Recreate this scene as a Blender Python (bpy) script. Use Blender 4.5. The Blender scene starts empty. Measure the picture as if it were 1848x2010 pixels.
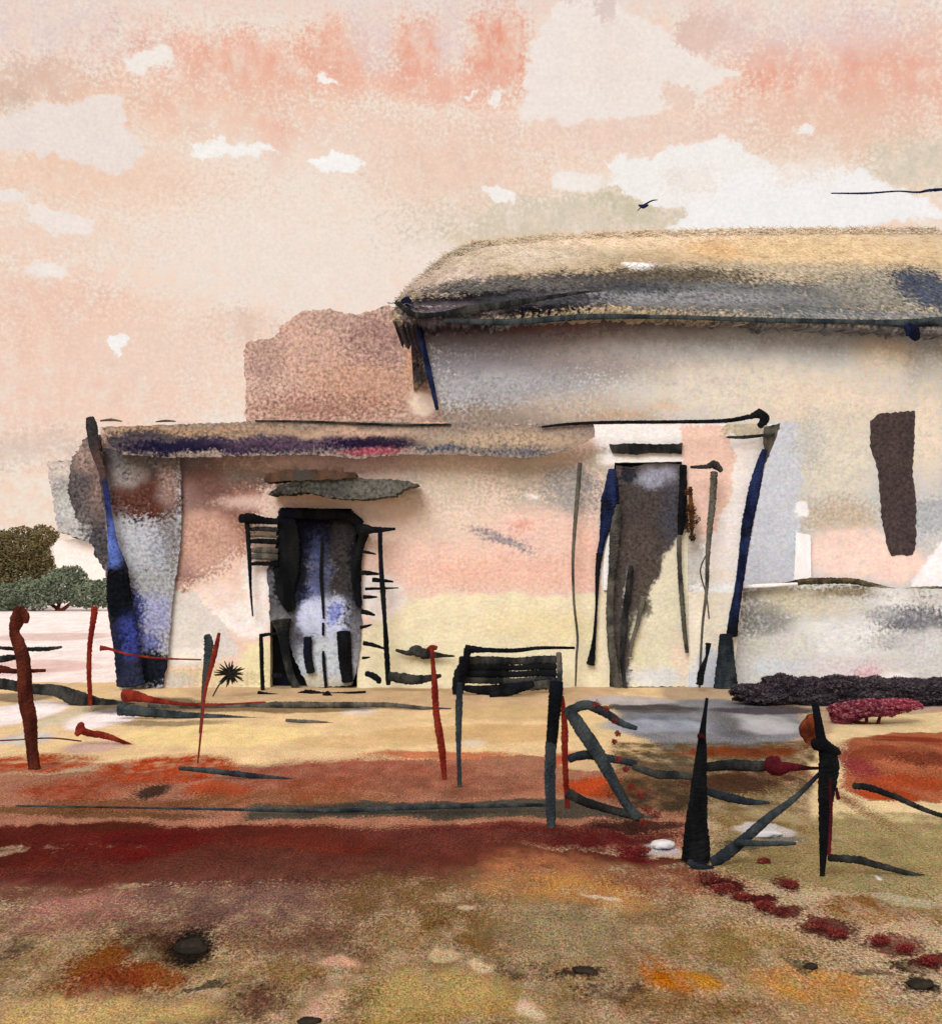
import bpy, math, random
from mathutils import Vector, noise as mn
random.seed(7)
R = math.radians
scene = bpy.context.scene
COL = scene.collection

# ---------------------------------------------------------------- camera
F = 2600.0; CX = 924.0; HY = 1090.0; CH = 1.6       # focal length, centre and horizon in units of the 1848-wide picture
cd = bpy.data.cameras.new('camera'); cam = bpy.data.objects.new('camera', cd); COL.objects.link(cam)
cam.location = (0, 0, CH); cam.rotation_euler = (R(90), 0, 0)
cd.sensor_fit = 'HORIZONTAL'; cd.sensor_width = 36; cd.lens = 36 * F / 1848
cd.shift_y = 85 / 1848; cd.clip_end = 5000; cd.clip_start = 0.1
scene.camera = cam
scene.render.resolution_x = 941; scene.render.resolution_y = 1024
scene.view_settings.view_transform = 'Standard'; scene.view_settings.look = 'None'
scene.view_settings.gamma = 1; scene.view_settings.exposure = 0.0
scene.cycles.max_bounces = 4; scene.cycles.diffuse_bounces = 2; scene.cycles.glossy_bounces = 1
SUN_EL, SUN_AZ = 38, 200            # high, behind the viewer and a little to the left

def s2l(c):
    c = c / 255.0
    return c / 12.92 if c <= 0.04045 else ((c + 0.055) / 1.055) ** 2.4
TINT = (.93, 1.0, 1.05)               # the photograph's colours are seen in pinkish light; paints are a little cooler
def rgb(c, k=None):
    if k is None: return (s2l(c[0]), s2l(c[1]), s2l(c[2]), 1)
    return tuple(min(s2l(c[i]) * k * TINT[i], .93) for i in range(3)) + (1,)

# ---------------------------------------------------------------- node helpers
class G:
    def __init__(s, nt): s.nt = nt
    def n(s, t, **kw):
        nd = s.nt.nodes.new(t)
        for k, v in kw.items(): setattr(nd, k, v)
        return nd
    def put(s, sock, v):
        if isinstance(v, bpy.types.NodeSocket): s.nt.links.new(v, sock)
        elif v is not None: sock.default_value = v
    def m(s, op, a, b=None, c=None, clamp=False):
        nd = s.n('ShaderNodeMath', operation=op, use_clamp=clamp)
        s.put(nd.inputs[0], a)
        if b is not None: s.put(nd.inputs[1], b)
        if c is not None: s.put(nd.inputs[2], c)
        return nd.outputs[0]
    def v(s, op, a, b=None, c=None):
        nd = s.n('ShaderNodeVectorMath', operation=op)
        s.put(nd.inputs[0], a)
        if b is not None: s.put(nd.inputs[1], b)
        if c is not None: s.put(nd.inputs[2], c)
        return nd.outputs['Value'] if op in ('LENGTH', 'DOT_PRODUCT') else nd.outputs[0]
    def noise(s, vec, scale, detail=2, rough=.5, color=False):
        nd = s.n('ShaderNodeTexNoise'); s.put(nd.inputs['Vector'], vec)
        nd.inputs['Scale'].default_value = scale; nd.inputs['Detail'].default_value = detail
        nd.inputs['Roughness'].default_value = rough
        return nd.outputs['Color' if color else 'Fac']
    def mix(s, f, a, b, blend='MIX'):
        nd = s.n('ShaderNodeMix', data_type='RGBA', blend_type=blend)
        s.put(nd.inputs[0], f); s.put(nd.inputs[6], a); s.put(nd.inputs[7], b)
        return nd.outputs[2]
    def ramp(s, x, a, b, ta, tb, smooth=True):
        nd = s.n('ShaderNodeMapRange', interpolation_type='SMOOTHSTEP' if smooth else 'LINEAR')
        s.put(nd.inputs[0], x)
        for i, q in enumerate((a, b, ta, tb)): nd.inputs[1 + i].default_value = q
        return nd.outputs[0]
    # -- washes: patches of pigment with ragged edges, at places given in the surface's own coordinates
    def dist_ellipse(s, P, c, r, rot=0):
        nd = s.n('ShaderNodeMapping', vector_type='TEXTURE'); s.put(nd.inputs[0], P)
        nd.inputs[1].default_value = (c[0], c[1], 1); nd.inputs[2].default_value = (0, 0, R(rot))
        nd.inputs[3].default_value = (r[0], r[1], 1)
        return s.m('MULTIPLY_ADD', s.v('LENGTH', nd.outputs[0]), min(r), -min(r))
    def dist_poly(s, P, pts):
        area = sum(pts[i][0] * pts[(i + 1) % len(pts)][1] - pts[(i + 1) % len(pts)][0] * pts[i][1] for i in range(len(pts)))
        sg = 1 if area > 0 else -1
        d = None
        for i in range(len(pts)):
            (x0, y0), (x1, y1) = pts[i], pts[(i + 1) % len(pts)]
            ex, ey = x1 - x0, y1 - y0; L = math.hypot(ex, ey)
            if L < 1e-6: continue
            nx, ny = sg * ey / L, -sg * ex / L
            e = s.v('DOT_PRODUCT', P, (nx, ny, -(nx * x0 + ny * y0)))
            d = e if d is None else s.m('MAXIMUM', d, e)
        return d
    def wash(s, base, P, grain, items, k=1.0, conv=None, mod=None):
        col = base
        for it in items:
            kind, geo, c, alpha, soft = it[:5]
            if kind == 'e':
                g = conv('e', geo, soft) if conv else (geo[0], geo[1], geo[2] if len(geo) > 2 else 0, soft)
                d = s.dist_ellipse(P, g[0], g[1], g[2]); sf = g[3]
            else:
                g = conv('p', geo, soft) if conv else (geo, soft)
                d = s.dist_poly(P, g[0]); sf = g[1]
            d = s.m('MULTIPLY_ADD', grain, sf * 1.6, d)
            mk = s.ramp(d, -sf, sf, alpha, 0.0)
            if mod is not None and soft >= 10: mk = s.m('MULTIPLY', mk, mod, clamp=True)
            col = s.mix(mk, col, rgb(c, k))
        return col

# ---------------------------------------------------------------- world: sunset cloud sky
def E(x, y, rx, ry, c, a=1.0, soft=4, rot=0): return ('e', ((x, y), (rx, ry), rot), c, a, soft)
def Pn(pts, c, a=1.0, soft=4): return ('p', pts, c, a, soft)

W = bpy.data.worlds.new('World'); scene.world = W; W.use_nodes = True
nt = W.node_tree; nt.nodes.clear(); g = G(nt)
tc = g.n('ShaderNodeTexCoord'); D = tc.outputs['Generated']
sep = g.n('ShaderNodeSeparateXYZ'); nt.links.new(D, sep.inputs[0])
az = g.m('ARCTAN2', sep.outputs[0], sep.outputs[1])
hyp = g.m('SQRT', g.m('ADD', g.m('MULTIPLY', sep.outputs[0], sep.outputs[0]), g.m('MULTIPLY', sep.outputs[1], sep.outputs[1])))
el = g.m('ARCTAN2', sep.outputs[2], hyp)
U = g.m('MULTIPLY_ADD', az, F, CX); V = g.m('MULTIPLY_ADD', el, -F, HY)
cmb = g.n('ShaderNodeCombineXYZ'); nt.links.new(U, cmb.inputs[0]); nt.links.new(V, cmb.inputs[1]); cmb.inputs[2].default_value = 1
P0 = cmb.outputs[0]
def sky_pt(p):
    dx = p[0] - CX
    return (CX + F * math.atan(dx / F), HY - F * math.atan((HY - p[1]) / math.hypot(F, dx)))
def sky_conv(kind, geo, soft):
    if kind == 'e': return (sky_pt(geo[0]), geo[1], geo[2], soft)
    return ([sky_pt(p) for p in geo], soft)
w1 = g.v('MULTIPLY', g.v('SUBTRACT', g.noise(P0, 1 / 55, 2, color=True), (.5, .5, .5)), (70, 58, 0))
w2 = g.v('MULTIPLY', g.v('SUBTRACT', g.noise(P0, 1 / 14, 4, .7, color=True), (.5, .5, .5)), (42, 38, 0))
Pw = g.v('ADD', P0, g.v('ADD', w1, w2))
grain = g.m('MULTIPLY', g.m('SUBTRACT', g.noise(P0, 1 / 7.5, 2, .65), .5), 2.4)
med = g.noise(P0, 1 / 45, 5, .65)
base = g.mix(g.ramp(med, .36, .64, 0, 1), rgb((240, 225, 210)), rgb((240, 209, 188)))
base = g.mix(g.ramp(V, 150, -50, 0, 1), base, rgb((225, 208, 204)))
SAL = (234, 174, 150)
sky = [
 E(120, 60, 180, 60, (228, 206, 199), .8, 40),
 E(90, 165, 120, 34, (216, 184, 166), .8, 20), E(20, 190, 40, 20, (205, 176, 158), .7, 12),
 E(490, 125, 220, 50, SAL, .8, 34), E(660, 100, 70, 50, SAL, .7, 24), E(760, 165, 180, 28, SAL, .6, 20),
 E(815, 100, 52, 62, (231, 160, 136), .7, 26), E(975, 110, 60, 85, (230, 156, 130), .75, 26), E(880, 170, 130, 30, (235, 180, 158), .8, 20),
 E(420, 215, 260, 50, (236, 194, 170), .9, 40), E(260, 330, 180, 44, (238, 200, 176), .9, 34), E(200, 640, 240, 60, (239, 205, 182), .8, 44), E(800, 290, 220, 60, (237, 206, 188), .8, 44), E(1250, 250, 260, 26, (236, 204, 186), .8, 24), E(545, 280, 30, 60, (234, 170, 148), .6, 18), E(730, 70, 40, 60, (228, 204, 198), .7, 20), E(880, 60, 34, 60, (228, 204, 198), .8, 18),
 E(1660, 170, 230, 90, (236, 186, 164), .85, 50), E(1510, 125, 60, 40, (231, 162, 138), .7, 24), E(1690, 130, 60, 80, (232, 164, 142), .6, 34), E(1800, 130, 60, 70, (232, 172, 150), .6, 34), E(1620, 60, 180, 40, (226, 206, 202), .7, 34), E(1420, 60, 70, 40, (228, 198, 188), .8, 20),
 E(1250, 270, 300, 40, (235, 205, 188), .7, 30), E(1660, 250, 150, 60, (230, 194, 170), .7, 30),
 E(520, 420, 330, 120, (240, 224, 209), .8, 60), E(640, 540, 300, 90, (239, 222, 210), .9, 50), E(900, 340, 170, 70, (234, 200, 178), .7, 40),
 E(140, 350, 260, 50, (238, 202, 178), .8, 30), E(130, 740, 260, 130, (238, 200, 180), .75, 60), E(60, 580, 140, 60, (236, 196, 176), .7, 40), E(60, 460, 200, 34, (238, 206, 186), .7, 26),
 E(330, 690, 130, 50, (237, 208, 190), .8, 30), E(60, 880, 140, 34, (214, 190, 176), .7, 22), E(480, 640, 60, 30, (226, 192, 172), .7, 20),
 E(1140, 435, 300, 50, (216, 202, 180), 1, 26), E(1000, 480, 150, 30, (206, 190, 168), .9, 20), E(1240, 400, 60, 26, (205, 192, 164), .8, 16), E(1790, 320, 90, 46, (212, 200, 178), .8, 24), E(1000, 500, 150, 40, (226, 206, 180), .8, 24),
 Pn([(988, 228), (1004, 175), (1040, 110), (1062, -10), (1180, -20), (1290, 55), (1385, 112), (1320, 215), (1180, 238)], (239, 226, 217)),
 Pn([(1270, 60), (1385, 112), (1490, 86), (1440, 150), (1310, 215), (1200, 200)], (239, 226, 216)),
 E(1182, 14, 22, 30, (222, 200, 192), .95, 5), E(1110, -6, 30, 12, (222, 200, 192), .9, 5), E(1370, 70, 50, 26, (226, 194, 180), .95, 5), E(1330, 190, 30, 24, (234, 204, 186), .9, 6), E(1200, 110, 60, 60, (238, 220, 208), .6, 24),
 Pn([(-20, 214), (90, 205), (225, 190), (290, 300), (245, 328), (140, 318), (-20, 284)], (236, 221, 212)),
 E(295, 112, 48, 17, (242, 232, 224), 1, 3, -10), E(643, 155, 14, 10, (246, 238, 232), 1, 2), E(968, 198, 14, 9, (244, 234, 226), 1, 2), E(925, 180, 8, 4, (244, 234, 226), 1, 2),
 Pn([(352, 254), (440, 272), (562, 268), (556, 290), (495, 313), (390, 300)], (245, 239, 233), 1, 2.5),
 Pn([(598, 312), (650, 298), (712, 318), (700, 340), (640, 336)], (246, 241, 236), 1, 2.5),
 Pn([(942, 360), (975, 360), (1012, 386), (1000, 402), (965, 396)], (245, 236, 230), 1, 2.5),
 E(1132, 358, 44, 20, (242, 232, 224), 1, 4),
 Pn([(1192, 322), (1250, 306), (1420, 262), (1475, 300), (1640, 420), (1480, 440), (1330, 405), (1200, 372)], (243, 236, 231)),
 Pn([(1470, 330), (1660, 296), (1780, 368), (1870, 395), (1870, 456), (1500, 462), (1380, 470), (1310, 440)], (243, 238, 234)),
 E(1585, 250, 24, 8, (242, 233, 226), 1, 3), E(1575, 320, 60, 34, (238, 216, 198), .6, 18), E(1355, 355, 50, 24, (236, 220, 206), .5, 14),
 Pn([(30, 395), (70, 405), (185, 425), (180, 450), (130, 462), (60, 432)], (240, 226, 217), 1, 3),
 E(95, 527, 40, 13, (241, 229, 220), 1, 3), E(235, 672, 20, 15, (246, 240, 236), 1, 2.5), E(228, 690, 8, 10, (246, 240, 236), 1, 2),
 E(15, 385, 26, 10, (238, 226, 218), 1, 3),
 E(850, 500, 50, 26, (240, 224, 212), .9, 12),
]
mod = g.m('MULTIPLY_ADD', g.noise(g.v('MULTIPLY', P0, (1, .7, 1)), 1 / 34, 4, .65), 3.4, -.85)
mod = g.m('MINIMUM', g.m('MAXIMUM', mod, .25), 1.25)
col = g.wash(base, Pw, grain, sky, None, sky_conv, mod)
col = g.mix(1.0, col, g.m('MULTIPLY_ADD', grain, .11, 1.0), 'MULTIPLY')
col = g.mix(1.0, col, g.m('MULTIPLY_ADD', g.m('SUBTRACT', med, .5), .16, 1.0), 'MULTIPLY')
st = g.n('ShaderNodeTexSky', sky_type='NISHITA'); st.sun_disc = False
st.sun_elevation = R(SUN_EL); st.sun_rotation = R(SUN_AZ)
b1 = g.n('ShaderNodeBackground'); nt.links.new(st.outputs[0], b1.inputs[0]); b1.inputs[1].default_value = .1
b2 = g.n('ShaderNodeBackground'); nt.links.new(col, b2.inputs[0]); b2.inputs[1].default_value = 1.03
mx = g.n('ShaderNodeMixShader'); mx.inputs[0].default_value = .97
nt.links.new(b1.outputs[0], mx.inputs[1]); nt.links.new(b2.outputs[0], mx.inputs[2])
out = g.n('ShaderNodeOutputWorld'); nt.links.new(mx.outputs[0], out.inputs[0])
W.cycles.sampling_method = 'MANUAL'; W.cycles.sample_map_resolution = 256

# ---------------------------------------------------------------- sun
sd = bpy.data.lights.new('sun', 'SUN'); sd.energy = 2.5; sd.angle = R(34); sd.color = (1, .97, .93)
sun = bpy.data.objects.new('sun', sd); COL.objects.link(sun)
a = R(SUN_AZ); e_ = R(SUN_EL)
to_sun = Vector((math.sin(a) * math.cos(e_), math.cos(a) * math.cos(e_), math.sin(e_)))
sun.rotation_euler = to_sun.to_track_quat('Z', 'Y').to_euler()

# ---------------------------------------------------------------- materials
def new_mat(name):
    m = bpy.data.materials.new(name); m.use_nodes = True
    m.node_tree.nodes.clear(); return m, G(m.node_tree)
def finish(g, col, rough=.95, bump=None, bdist=.01, bstr=.5):
    nt = g.nt
    b = g.n('ShaderNodeBsdfPrincipled'); g.put(b.inputs['Base Color'], col); b.inputs['Roughness'].default_value = rough
    b.inputs['Specular IOR Level'].default_value = .04
    if bump is not None:
        bn = g.n('ShaderNodeBump'); bn.inputs['Distance'].default_value = bdist; bn.inputs['Strength'].default_value = bstr
        g.put(bn.inputs['Height'], bump); nt.links.new(bn.outputs[0], b.inputs['Normal'])
    o = g.n('ShaderNodeOutputMaterial'); nt.links.new(b.outputs[0], o.inputs[0])

def wall_mat(name, Y0, base_a, base_b, items, k=1.0, warp=(22, 9), gr=.22, bump=.02):
    """weathered limewash: patches given on the wall's own face (X, Z)"""
    m, g = new_mat(name); s = F / Y0
    gp = g.n('ShaderNodeNewGeometry'); sp = g.n('ShaderNodeSeparateXYZ'); g.nt.links.new(gp.outputs['Position'], sp.inputs[0])
    u = g.m('MULTIPLY_ADD', g.m('MULTIPLY_ADD', g.m('SUBTRACT', sp.outputs[1], Y0), .3, sp.outputs[0]), s, CX)
    v = g.m('MULTIPLY_ADD', g.m('SUBTRACT', sp.outputs[2], CH), -s, HY)
    c = g.n('ShaderNodeCombineXYZ'); g.nt.links.new(u, c.inputs[0]); g.nt.links.new(v, c.inputs[1]); c.inputs[2].default_value = 1
    P0 = c.outputs[0]
    w1 = g.v('MULTIPLY', g.v('SUBTRACT', g.noise(P0, 1 / 48, 2, color=True), (.5, .5, .5)), (warp[0] * 1.6, warp[0] * 1.2, 0))
    w2 = g.v('MULTIPLY', g.v('SUBTRACT', g.noise(P0, 1 / 11, 4, .7, color=True), (.5, .5, .5)), (warp[1] * 2.6, warp[1] * 2.4, 0))
    Pw = g.v('ADD', P0, g.v('ADD', w1, w2))
    grain = g.m('MULTIPLY', g.m('SUBTRACT', g.noise(P0, 1 / 6.6, 3, .65), .5), 2.5)
    med = g.noise(P0, 1 / 40, 4, .6)
    col = g.mix(g.ramp(med, .35, .65, 0, 1), rgb(base_a, k), rgb(base_b, k))
    mod = g.m('MINIMUM', g.m('MAXIMUM', g.m('MULTIPLY_ADD', g.noise(P0, 1 / 20, 4, .7), 3.4, -.55), .6), 1.25)
    col = g.wash(col, Pw, grain, items, k, None, mod)
    hue = g.noise(P0, 1 / 9, 2, .7, color=True)
    col = g.mix(1.0, col, g.v('MULTIPLY_ADD', g.v('SUBTRACT', hue, (.5, .5, .5)), (.34, .28, .4), (1, 1, 1)), 'MULTIPLY')
    lum = g.n('ShaderNodeRGBToBW'); g.nt.links.new(col, lum.inputs[0])
    amt = g.ramp(lum.outputs[0], .05, .75, gr * 4.2, gr * .75)     # dark pigment granulates more
    col = g.mix(1.0, col, g.m('MULTIPLY_ADD', grain, amt, 1.0), 'MULTIPLY')
    col = g.mix(1.0, col, g.m('MULTIPLY_ADD', g.m('SUBTRACT', med, .5), .4, 1.0), 'MULTIPLY')
    finish(g, col, .95, g.noise(P0, 1 / 7, 5, .65), bump, .6)
    return m

def wood_mat(name, a, b, c=None, scale=6, gr=1.1, zs=.35):
    """rough, tarred or rusty timber and iron"""
    m, g = new_mat(name)
    tcn = g.n('ShaderNodeTexCoord'); Pz = g.v('MULTIPLY', tcn.outputs['Object'], (1, 1, zs))
    n1 = g.noise(Pz, scale, 4, .6); n2 = g.noise(tcn.outputs['Object'], scale * 9, 3, .7)
    col = g.mix(g.ramp(n1, .38, .62, 0, 1), rgb(a, 1), rgb(b, 1))
    if c: col = g.mix(g.ramp(g.noise(tcn.outputs['Object'], scale * .45, 3), .5, .68, 0, 1), col, rgb(c, 1))
    col = g.mix(1.0, col, g.m('MULTIPLY_ADD', g.m('SUBTRACT', n2, .5), gr * 1.5, 1.0), 'MULTIPLY')
    finish(g, col, .8, n2, .006, .8)
    return m

M = {}
M['ink'] = wood_mat('tarred wood', (12, 13, 16), (26, 27, 28), (18, 20, 34))
M['ink2'] = wood_mat('weathered dark wood', (28, 29, 30), (64, 62, 58), (22, 24, 28))
M['grey'] = wood_mat('grey wood', (66, 63, 58), (104, 98, 88), (44, 46, 46))
M['slate'] = wood_mat('slate wood', (36, 42, 48), (66, 72, 72), (26, 32, 38))
M['navy'] = wood_mat('navy paint', (16, 20, 42), (36, 46, 82), (16, 18, 24))
M['rust'] = wood_mat('rust red', (98, 24, 18), (134, 50, 36), (74, 20, 20), gr=.9)
M['brown'] = wood_mat('dark red brown wood', (56, 24, 18), (92, 42, 30), (36, 20, 18))
M['oxblood'] = wood_mat('oxblood paint', (54, 16, 22), (88, 24, 32), (38, 14, 22))
M['white'] = wood_mat('whitewashed wood', (236, 230, 226), (246, 242, 240), None, gr=.15)
M['bone'] = wood_mat('pale stone', (196, 190, 184), (226, 220, 216), (170, 176, 184), gr=.3)
M['stone'] = wood_mat('dark stone', (34, 30, 26), (56, 48, 40), (24, 24, 24), gr=.5, zs=1)

# ---------------------------------------------------------------- mesh helpers
def at(px, py, Y): return Vector(((px - CX) * Y / F, Y, CH - (py - HY) * Y / F))
def gy(py): return CH * F / (py - HY)                # distance of the ground seen at that height
class MB:
    def __init__(s): s.v = []; s.f = []; s.mi = []
    def quad(s, a, b, c, d, mi=0):
        n = len(s.v); s.v += [a, b, c, d]; s.f.append((n, n + 1, n + 2, n + 3)); s.mi.append(mi)
    def tube(s, pts, rad, n=9, jit=.16, step=.45, flat=.7):
        jit *= .75
        """round ragged bar through pts, radius at every point"""
        P = [Vector(p) for p in pts]; out = []
        if len(P) == 2: P = [P[0], P[0].lerp(P[1], .5), P[1]]; rad = [rad[0], (rad[0] + rad[-1]) / 2, rad[-1]]
        for i in range(len(P) - 1):
            p0 = P[max(i - 1, 0)]; p1 = P[i]; p2 = P[i + 1]; p3 = P[min(i + 2, len(P) - 1)]
            L = (p2 - p1).length; rr = max(min(rad[i], rad[i + 1]), max(rad[i], rad[i + 1]) * .35)
            k = max(2, min(140, int(L / (rr * step)) + 1))
            for j in range(k):
                t = j / k
                q = .5 * ((2 * p1) + (p2 - p0) * t + (2 * p0 - 5 * p1 + 4 * p2 - p3) * t * t + (3 * p1 - p0 - 3 * p2 + p3) * t ** 3)
                out.append((q, rad[i] * (1 - t) + rad[i + 1] * t))
        out.append((P[-1], rad[-1]))
        base = len(s.v); m = len(out)
        for i, (q, r) in enumerate(out):
            d = (out[min(i + 1, m - 1)][0] - out[max(i - 1, 0)][0])
            if d.length < 1e-6: d = Vector((0, 0, 1))
            d.normalize(); x = d.cross(Vector((0, 1, 0)))
            if x.length < .05: x = d.cross(Vector((1, 0, 0)))
            x.normalize(); y = d.cross(x)
            end = .55 if i in (0, m - 1) else 1
            for a in range(n):
                an = 2 * math.pi * a / n
                rr = r * end * (1 + random.uniform(-jit, jit))
                s.v.append(q + x * math.cos(an) * rr + y * math.sin(an) * rr * flat)
        for i in range(m - 1):
            for a in range(n):
                b = (a + 1) % n
                s.f.append((base + i * n + a, base + i * n + b, base + (i + 1) * n + b, base + (i + 1) * n + a)); s.mi.append(0)
        for i, rev in ((0, True), (m - 1, False)):
            idx = [base + i * n + a for a in range(n)]
            s.f.append(tuple(idx[::-1] if rev else idx)); s.mi.append(0)
    def stroke(s, pts, Y, jit=.16, tilt=0.0, n=9, flat=.7, YY=None):
        """pts: (x, y, width) on the face at distance Y"""
        P = []; r = []
        for i, (x, y, w) in enumerate(pts):
            q = (YY[i] if YY else Y + tilt * i / max(1, len(pts) - 1))
            P.append(at(x, y, q)); r.append(w * .5 * q / F)
        wm = sum(p[2] for p in pts) / len(pts); jit = min(jit, 2.4 / max(wm, 1)); n = 12 if wm > 14 else n
        s.tube(P, r, n, jit, step=min(.45, 3.0 / max(wm * .5, 1)), flat=flat)
    def slab(s, pts, Y, thick, jit=1.0, step=5, Yb=None):
        """polygon on the face at distance Y, extruded backwards, with an uneven outline"""
        o = []
        for i in range(len(pts)):
            a = pts[i]; b = pts[(i + 1) % len(pts)]
            jj = jit if len(a) < 3 else a[2]
            L = math.hypot(b[0] - a[0], b[1] - a[1]); k = max(1, int(L / step))
            for j in range(k):
                t = j / k; x = a[0] + (b[0] - a[0]) * t; y = a[1] + (b[1] - a[1]) * t
                o.append((x + random.uniform(-jj, jj), y + random.uniform(-jj, jj)))
        n = len(o); base = len(s.v)
        for x, y in o: s.v.append(at(x, y, Y))
        for x, y in o:
            q = at(x, y, Y); q.y += thick; s.v.append(q)
        area = sum(o[i][0] * o[(i + 1) % n][1] - o[(i + 1) % n][0] * o[i][1] for i in range(n))
        idx = list(range(base, base + n)); bk = list(range(base + n, base + 2 * n))
        s.f.append(tuple(idx)); s.mi.append(0); s.f.append(tuple(bk[::-1])); s.mi.append(0)
        for i in range(n):
            j = (i + 1) % n
            s.f.append((idx[j], idx[i], bk[i], bk[j])); s.mi.append(0)
    def box(s, x0, x1, y0, y1, z0, z1, jit=0):
        b = len(s.v); r = lambda: random.uniform(-jit, jit)
        for x, y, z in ((x0, y0, z0), (x1, y0, z0), (x1, y1, z0), (x0, y1, z0), (x0, y0, z1), (x1, y0, z1), (x1, y1, z1), (x0, y1, z1)):
            s.v.append(Vector((x + r(), y + r(), z + r())))
        for f in ((0, 1, 5, 4), (1, 2, 6, 5), (2, 3, 7, 6), (3, 0, 4, 7), (4, 5, 6, 7), (3, 2, 1, 0)):
            s.f.append(tuple(b + i for i in f)); s.mi.append(0)
    def rock(s, c, rx, ry, rz, seed=0, sub=3):
        import bmesh
        bm = bmesh.new(); bmesh.ops.create_icosphere(bm, subdivisions=sub, radius=1)
        b = len(s.v)
        for v in bm.verts:
            q = v.co; k = 1 + .35 * mn.noise(q * 1.3 + Vector((seed * 7.1, 0, 0))) + .16 * mn.noise(q * 4 + Vector((0, seed * 3.3, 0)))
            s.v.append(Vector((c[0] + q.x * rx * k, c[1] + q.y * ry * k, max(c[2] + q.z * rz * k, -.03))))
        for f in bm.faces: s.f.append(tuple(b + v.index for v in f.verts)); s.mi.append(0)
        bm.free()
    def leaves(s, c, r, n, size, shell=.35, nm=1, flatz=0):
        for _ in range(n):
            while True:
                d = Vector((random.uniform(-1, 1), random.uniform(-1, 1), random.uniform(-1, 1)))
                if .05 < d.length < 1: break
            l = d.length; d = d / l * (shell + (1 - shell) * l)
            d *= 1 + .3 * mn.noise(d * 2.2 + Vector(c) * 3)
            p = Vector((c[0] + d.x * r[0], c[1] + d.y * r[1], c[2] + d.z * r[2]))
            if p.z < .004: p.z = .004 + random.random() * .02
            a = Vector((random.gauss(0, 1), random.gauss(0, 1), random.gauss(0, 1))).normalized()
            b = a.orthogonal().normalized(); q = size * random.uniform(.6, 1.4)
            s.quad(p - a * q, p - b * q * .45, p + a * q, p + b * q * .45, random.randrange(nm))
    def build(s, name, mats, parent=None, smooth=False):
        me = bpy.data.meshes.new(name)
        off = parent.location.copy() if (parent and parent.parent is None) else (parent.parent.location.copy() if parent else Vector((0, 0, 0)))
        me.from_pydata([tuple(Vector(v) - off) for v in s.v], [], s.f)
        if not isinstance(mats, (list, tuple)): mats = [mats]
        for m in mats: me.materials.append(m)
        if len(mats) > 1: me.polygons.foreach_set('material_index', s.mi)
        if smooth: me.polygons.foreach_set('use_smooth', [True] * len(s.f))
        me.update(); o = bpy.data.objects.new(name, me); COL.objects.link(o)
        if parent: o.parent = parent
        return o
def tag(o, label=None, cat=None, group=None, kind=None):
    if label: o['label'] = label
    if cat: o['category'] = cat
    if group: o['group'] = group
    if kind: o['kind'] = kind
    return o
def thing(name, loc, label, cat, group=None):
    o = bpy.data.objects.new(name, None); COL.objects.link(o); o.location = loc
    o.empty_display_size = .2
    return tag(o, label, cat, group)
def S(name, mat, pts, Y, parent=None, **kw):          # one stroke-shaped bar as one object
    m = MB(); m.stroke(pts, Y, **kw); return m.build(name, mat, parent, smooth=False)
def single(name, mat, pts, Y, label, cat, group=None, **kw):
    """a thing that is one bar: origin at its first point"""
    m = MB(); m.stroke(pts, Y, **kw)
    me_off = Vector(m.v[0]); m.v = [Vector(v) - me_off for v in m.v]
    o = m.build(name, mat); o.location = me_off
    return tag(o, label, cat, group)

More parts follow.
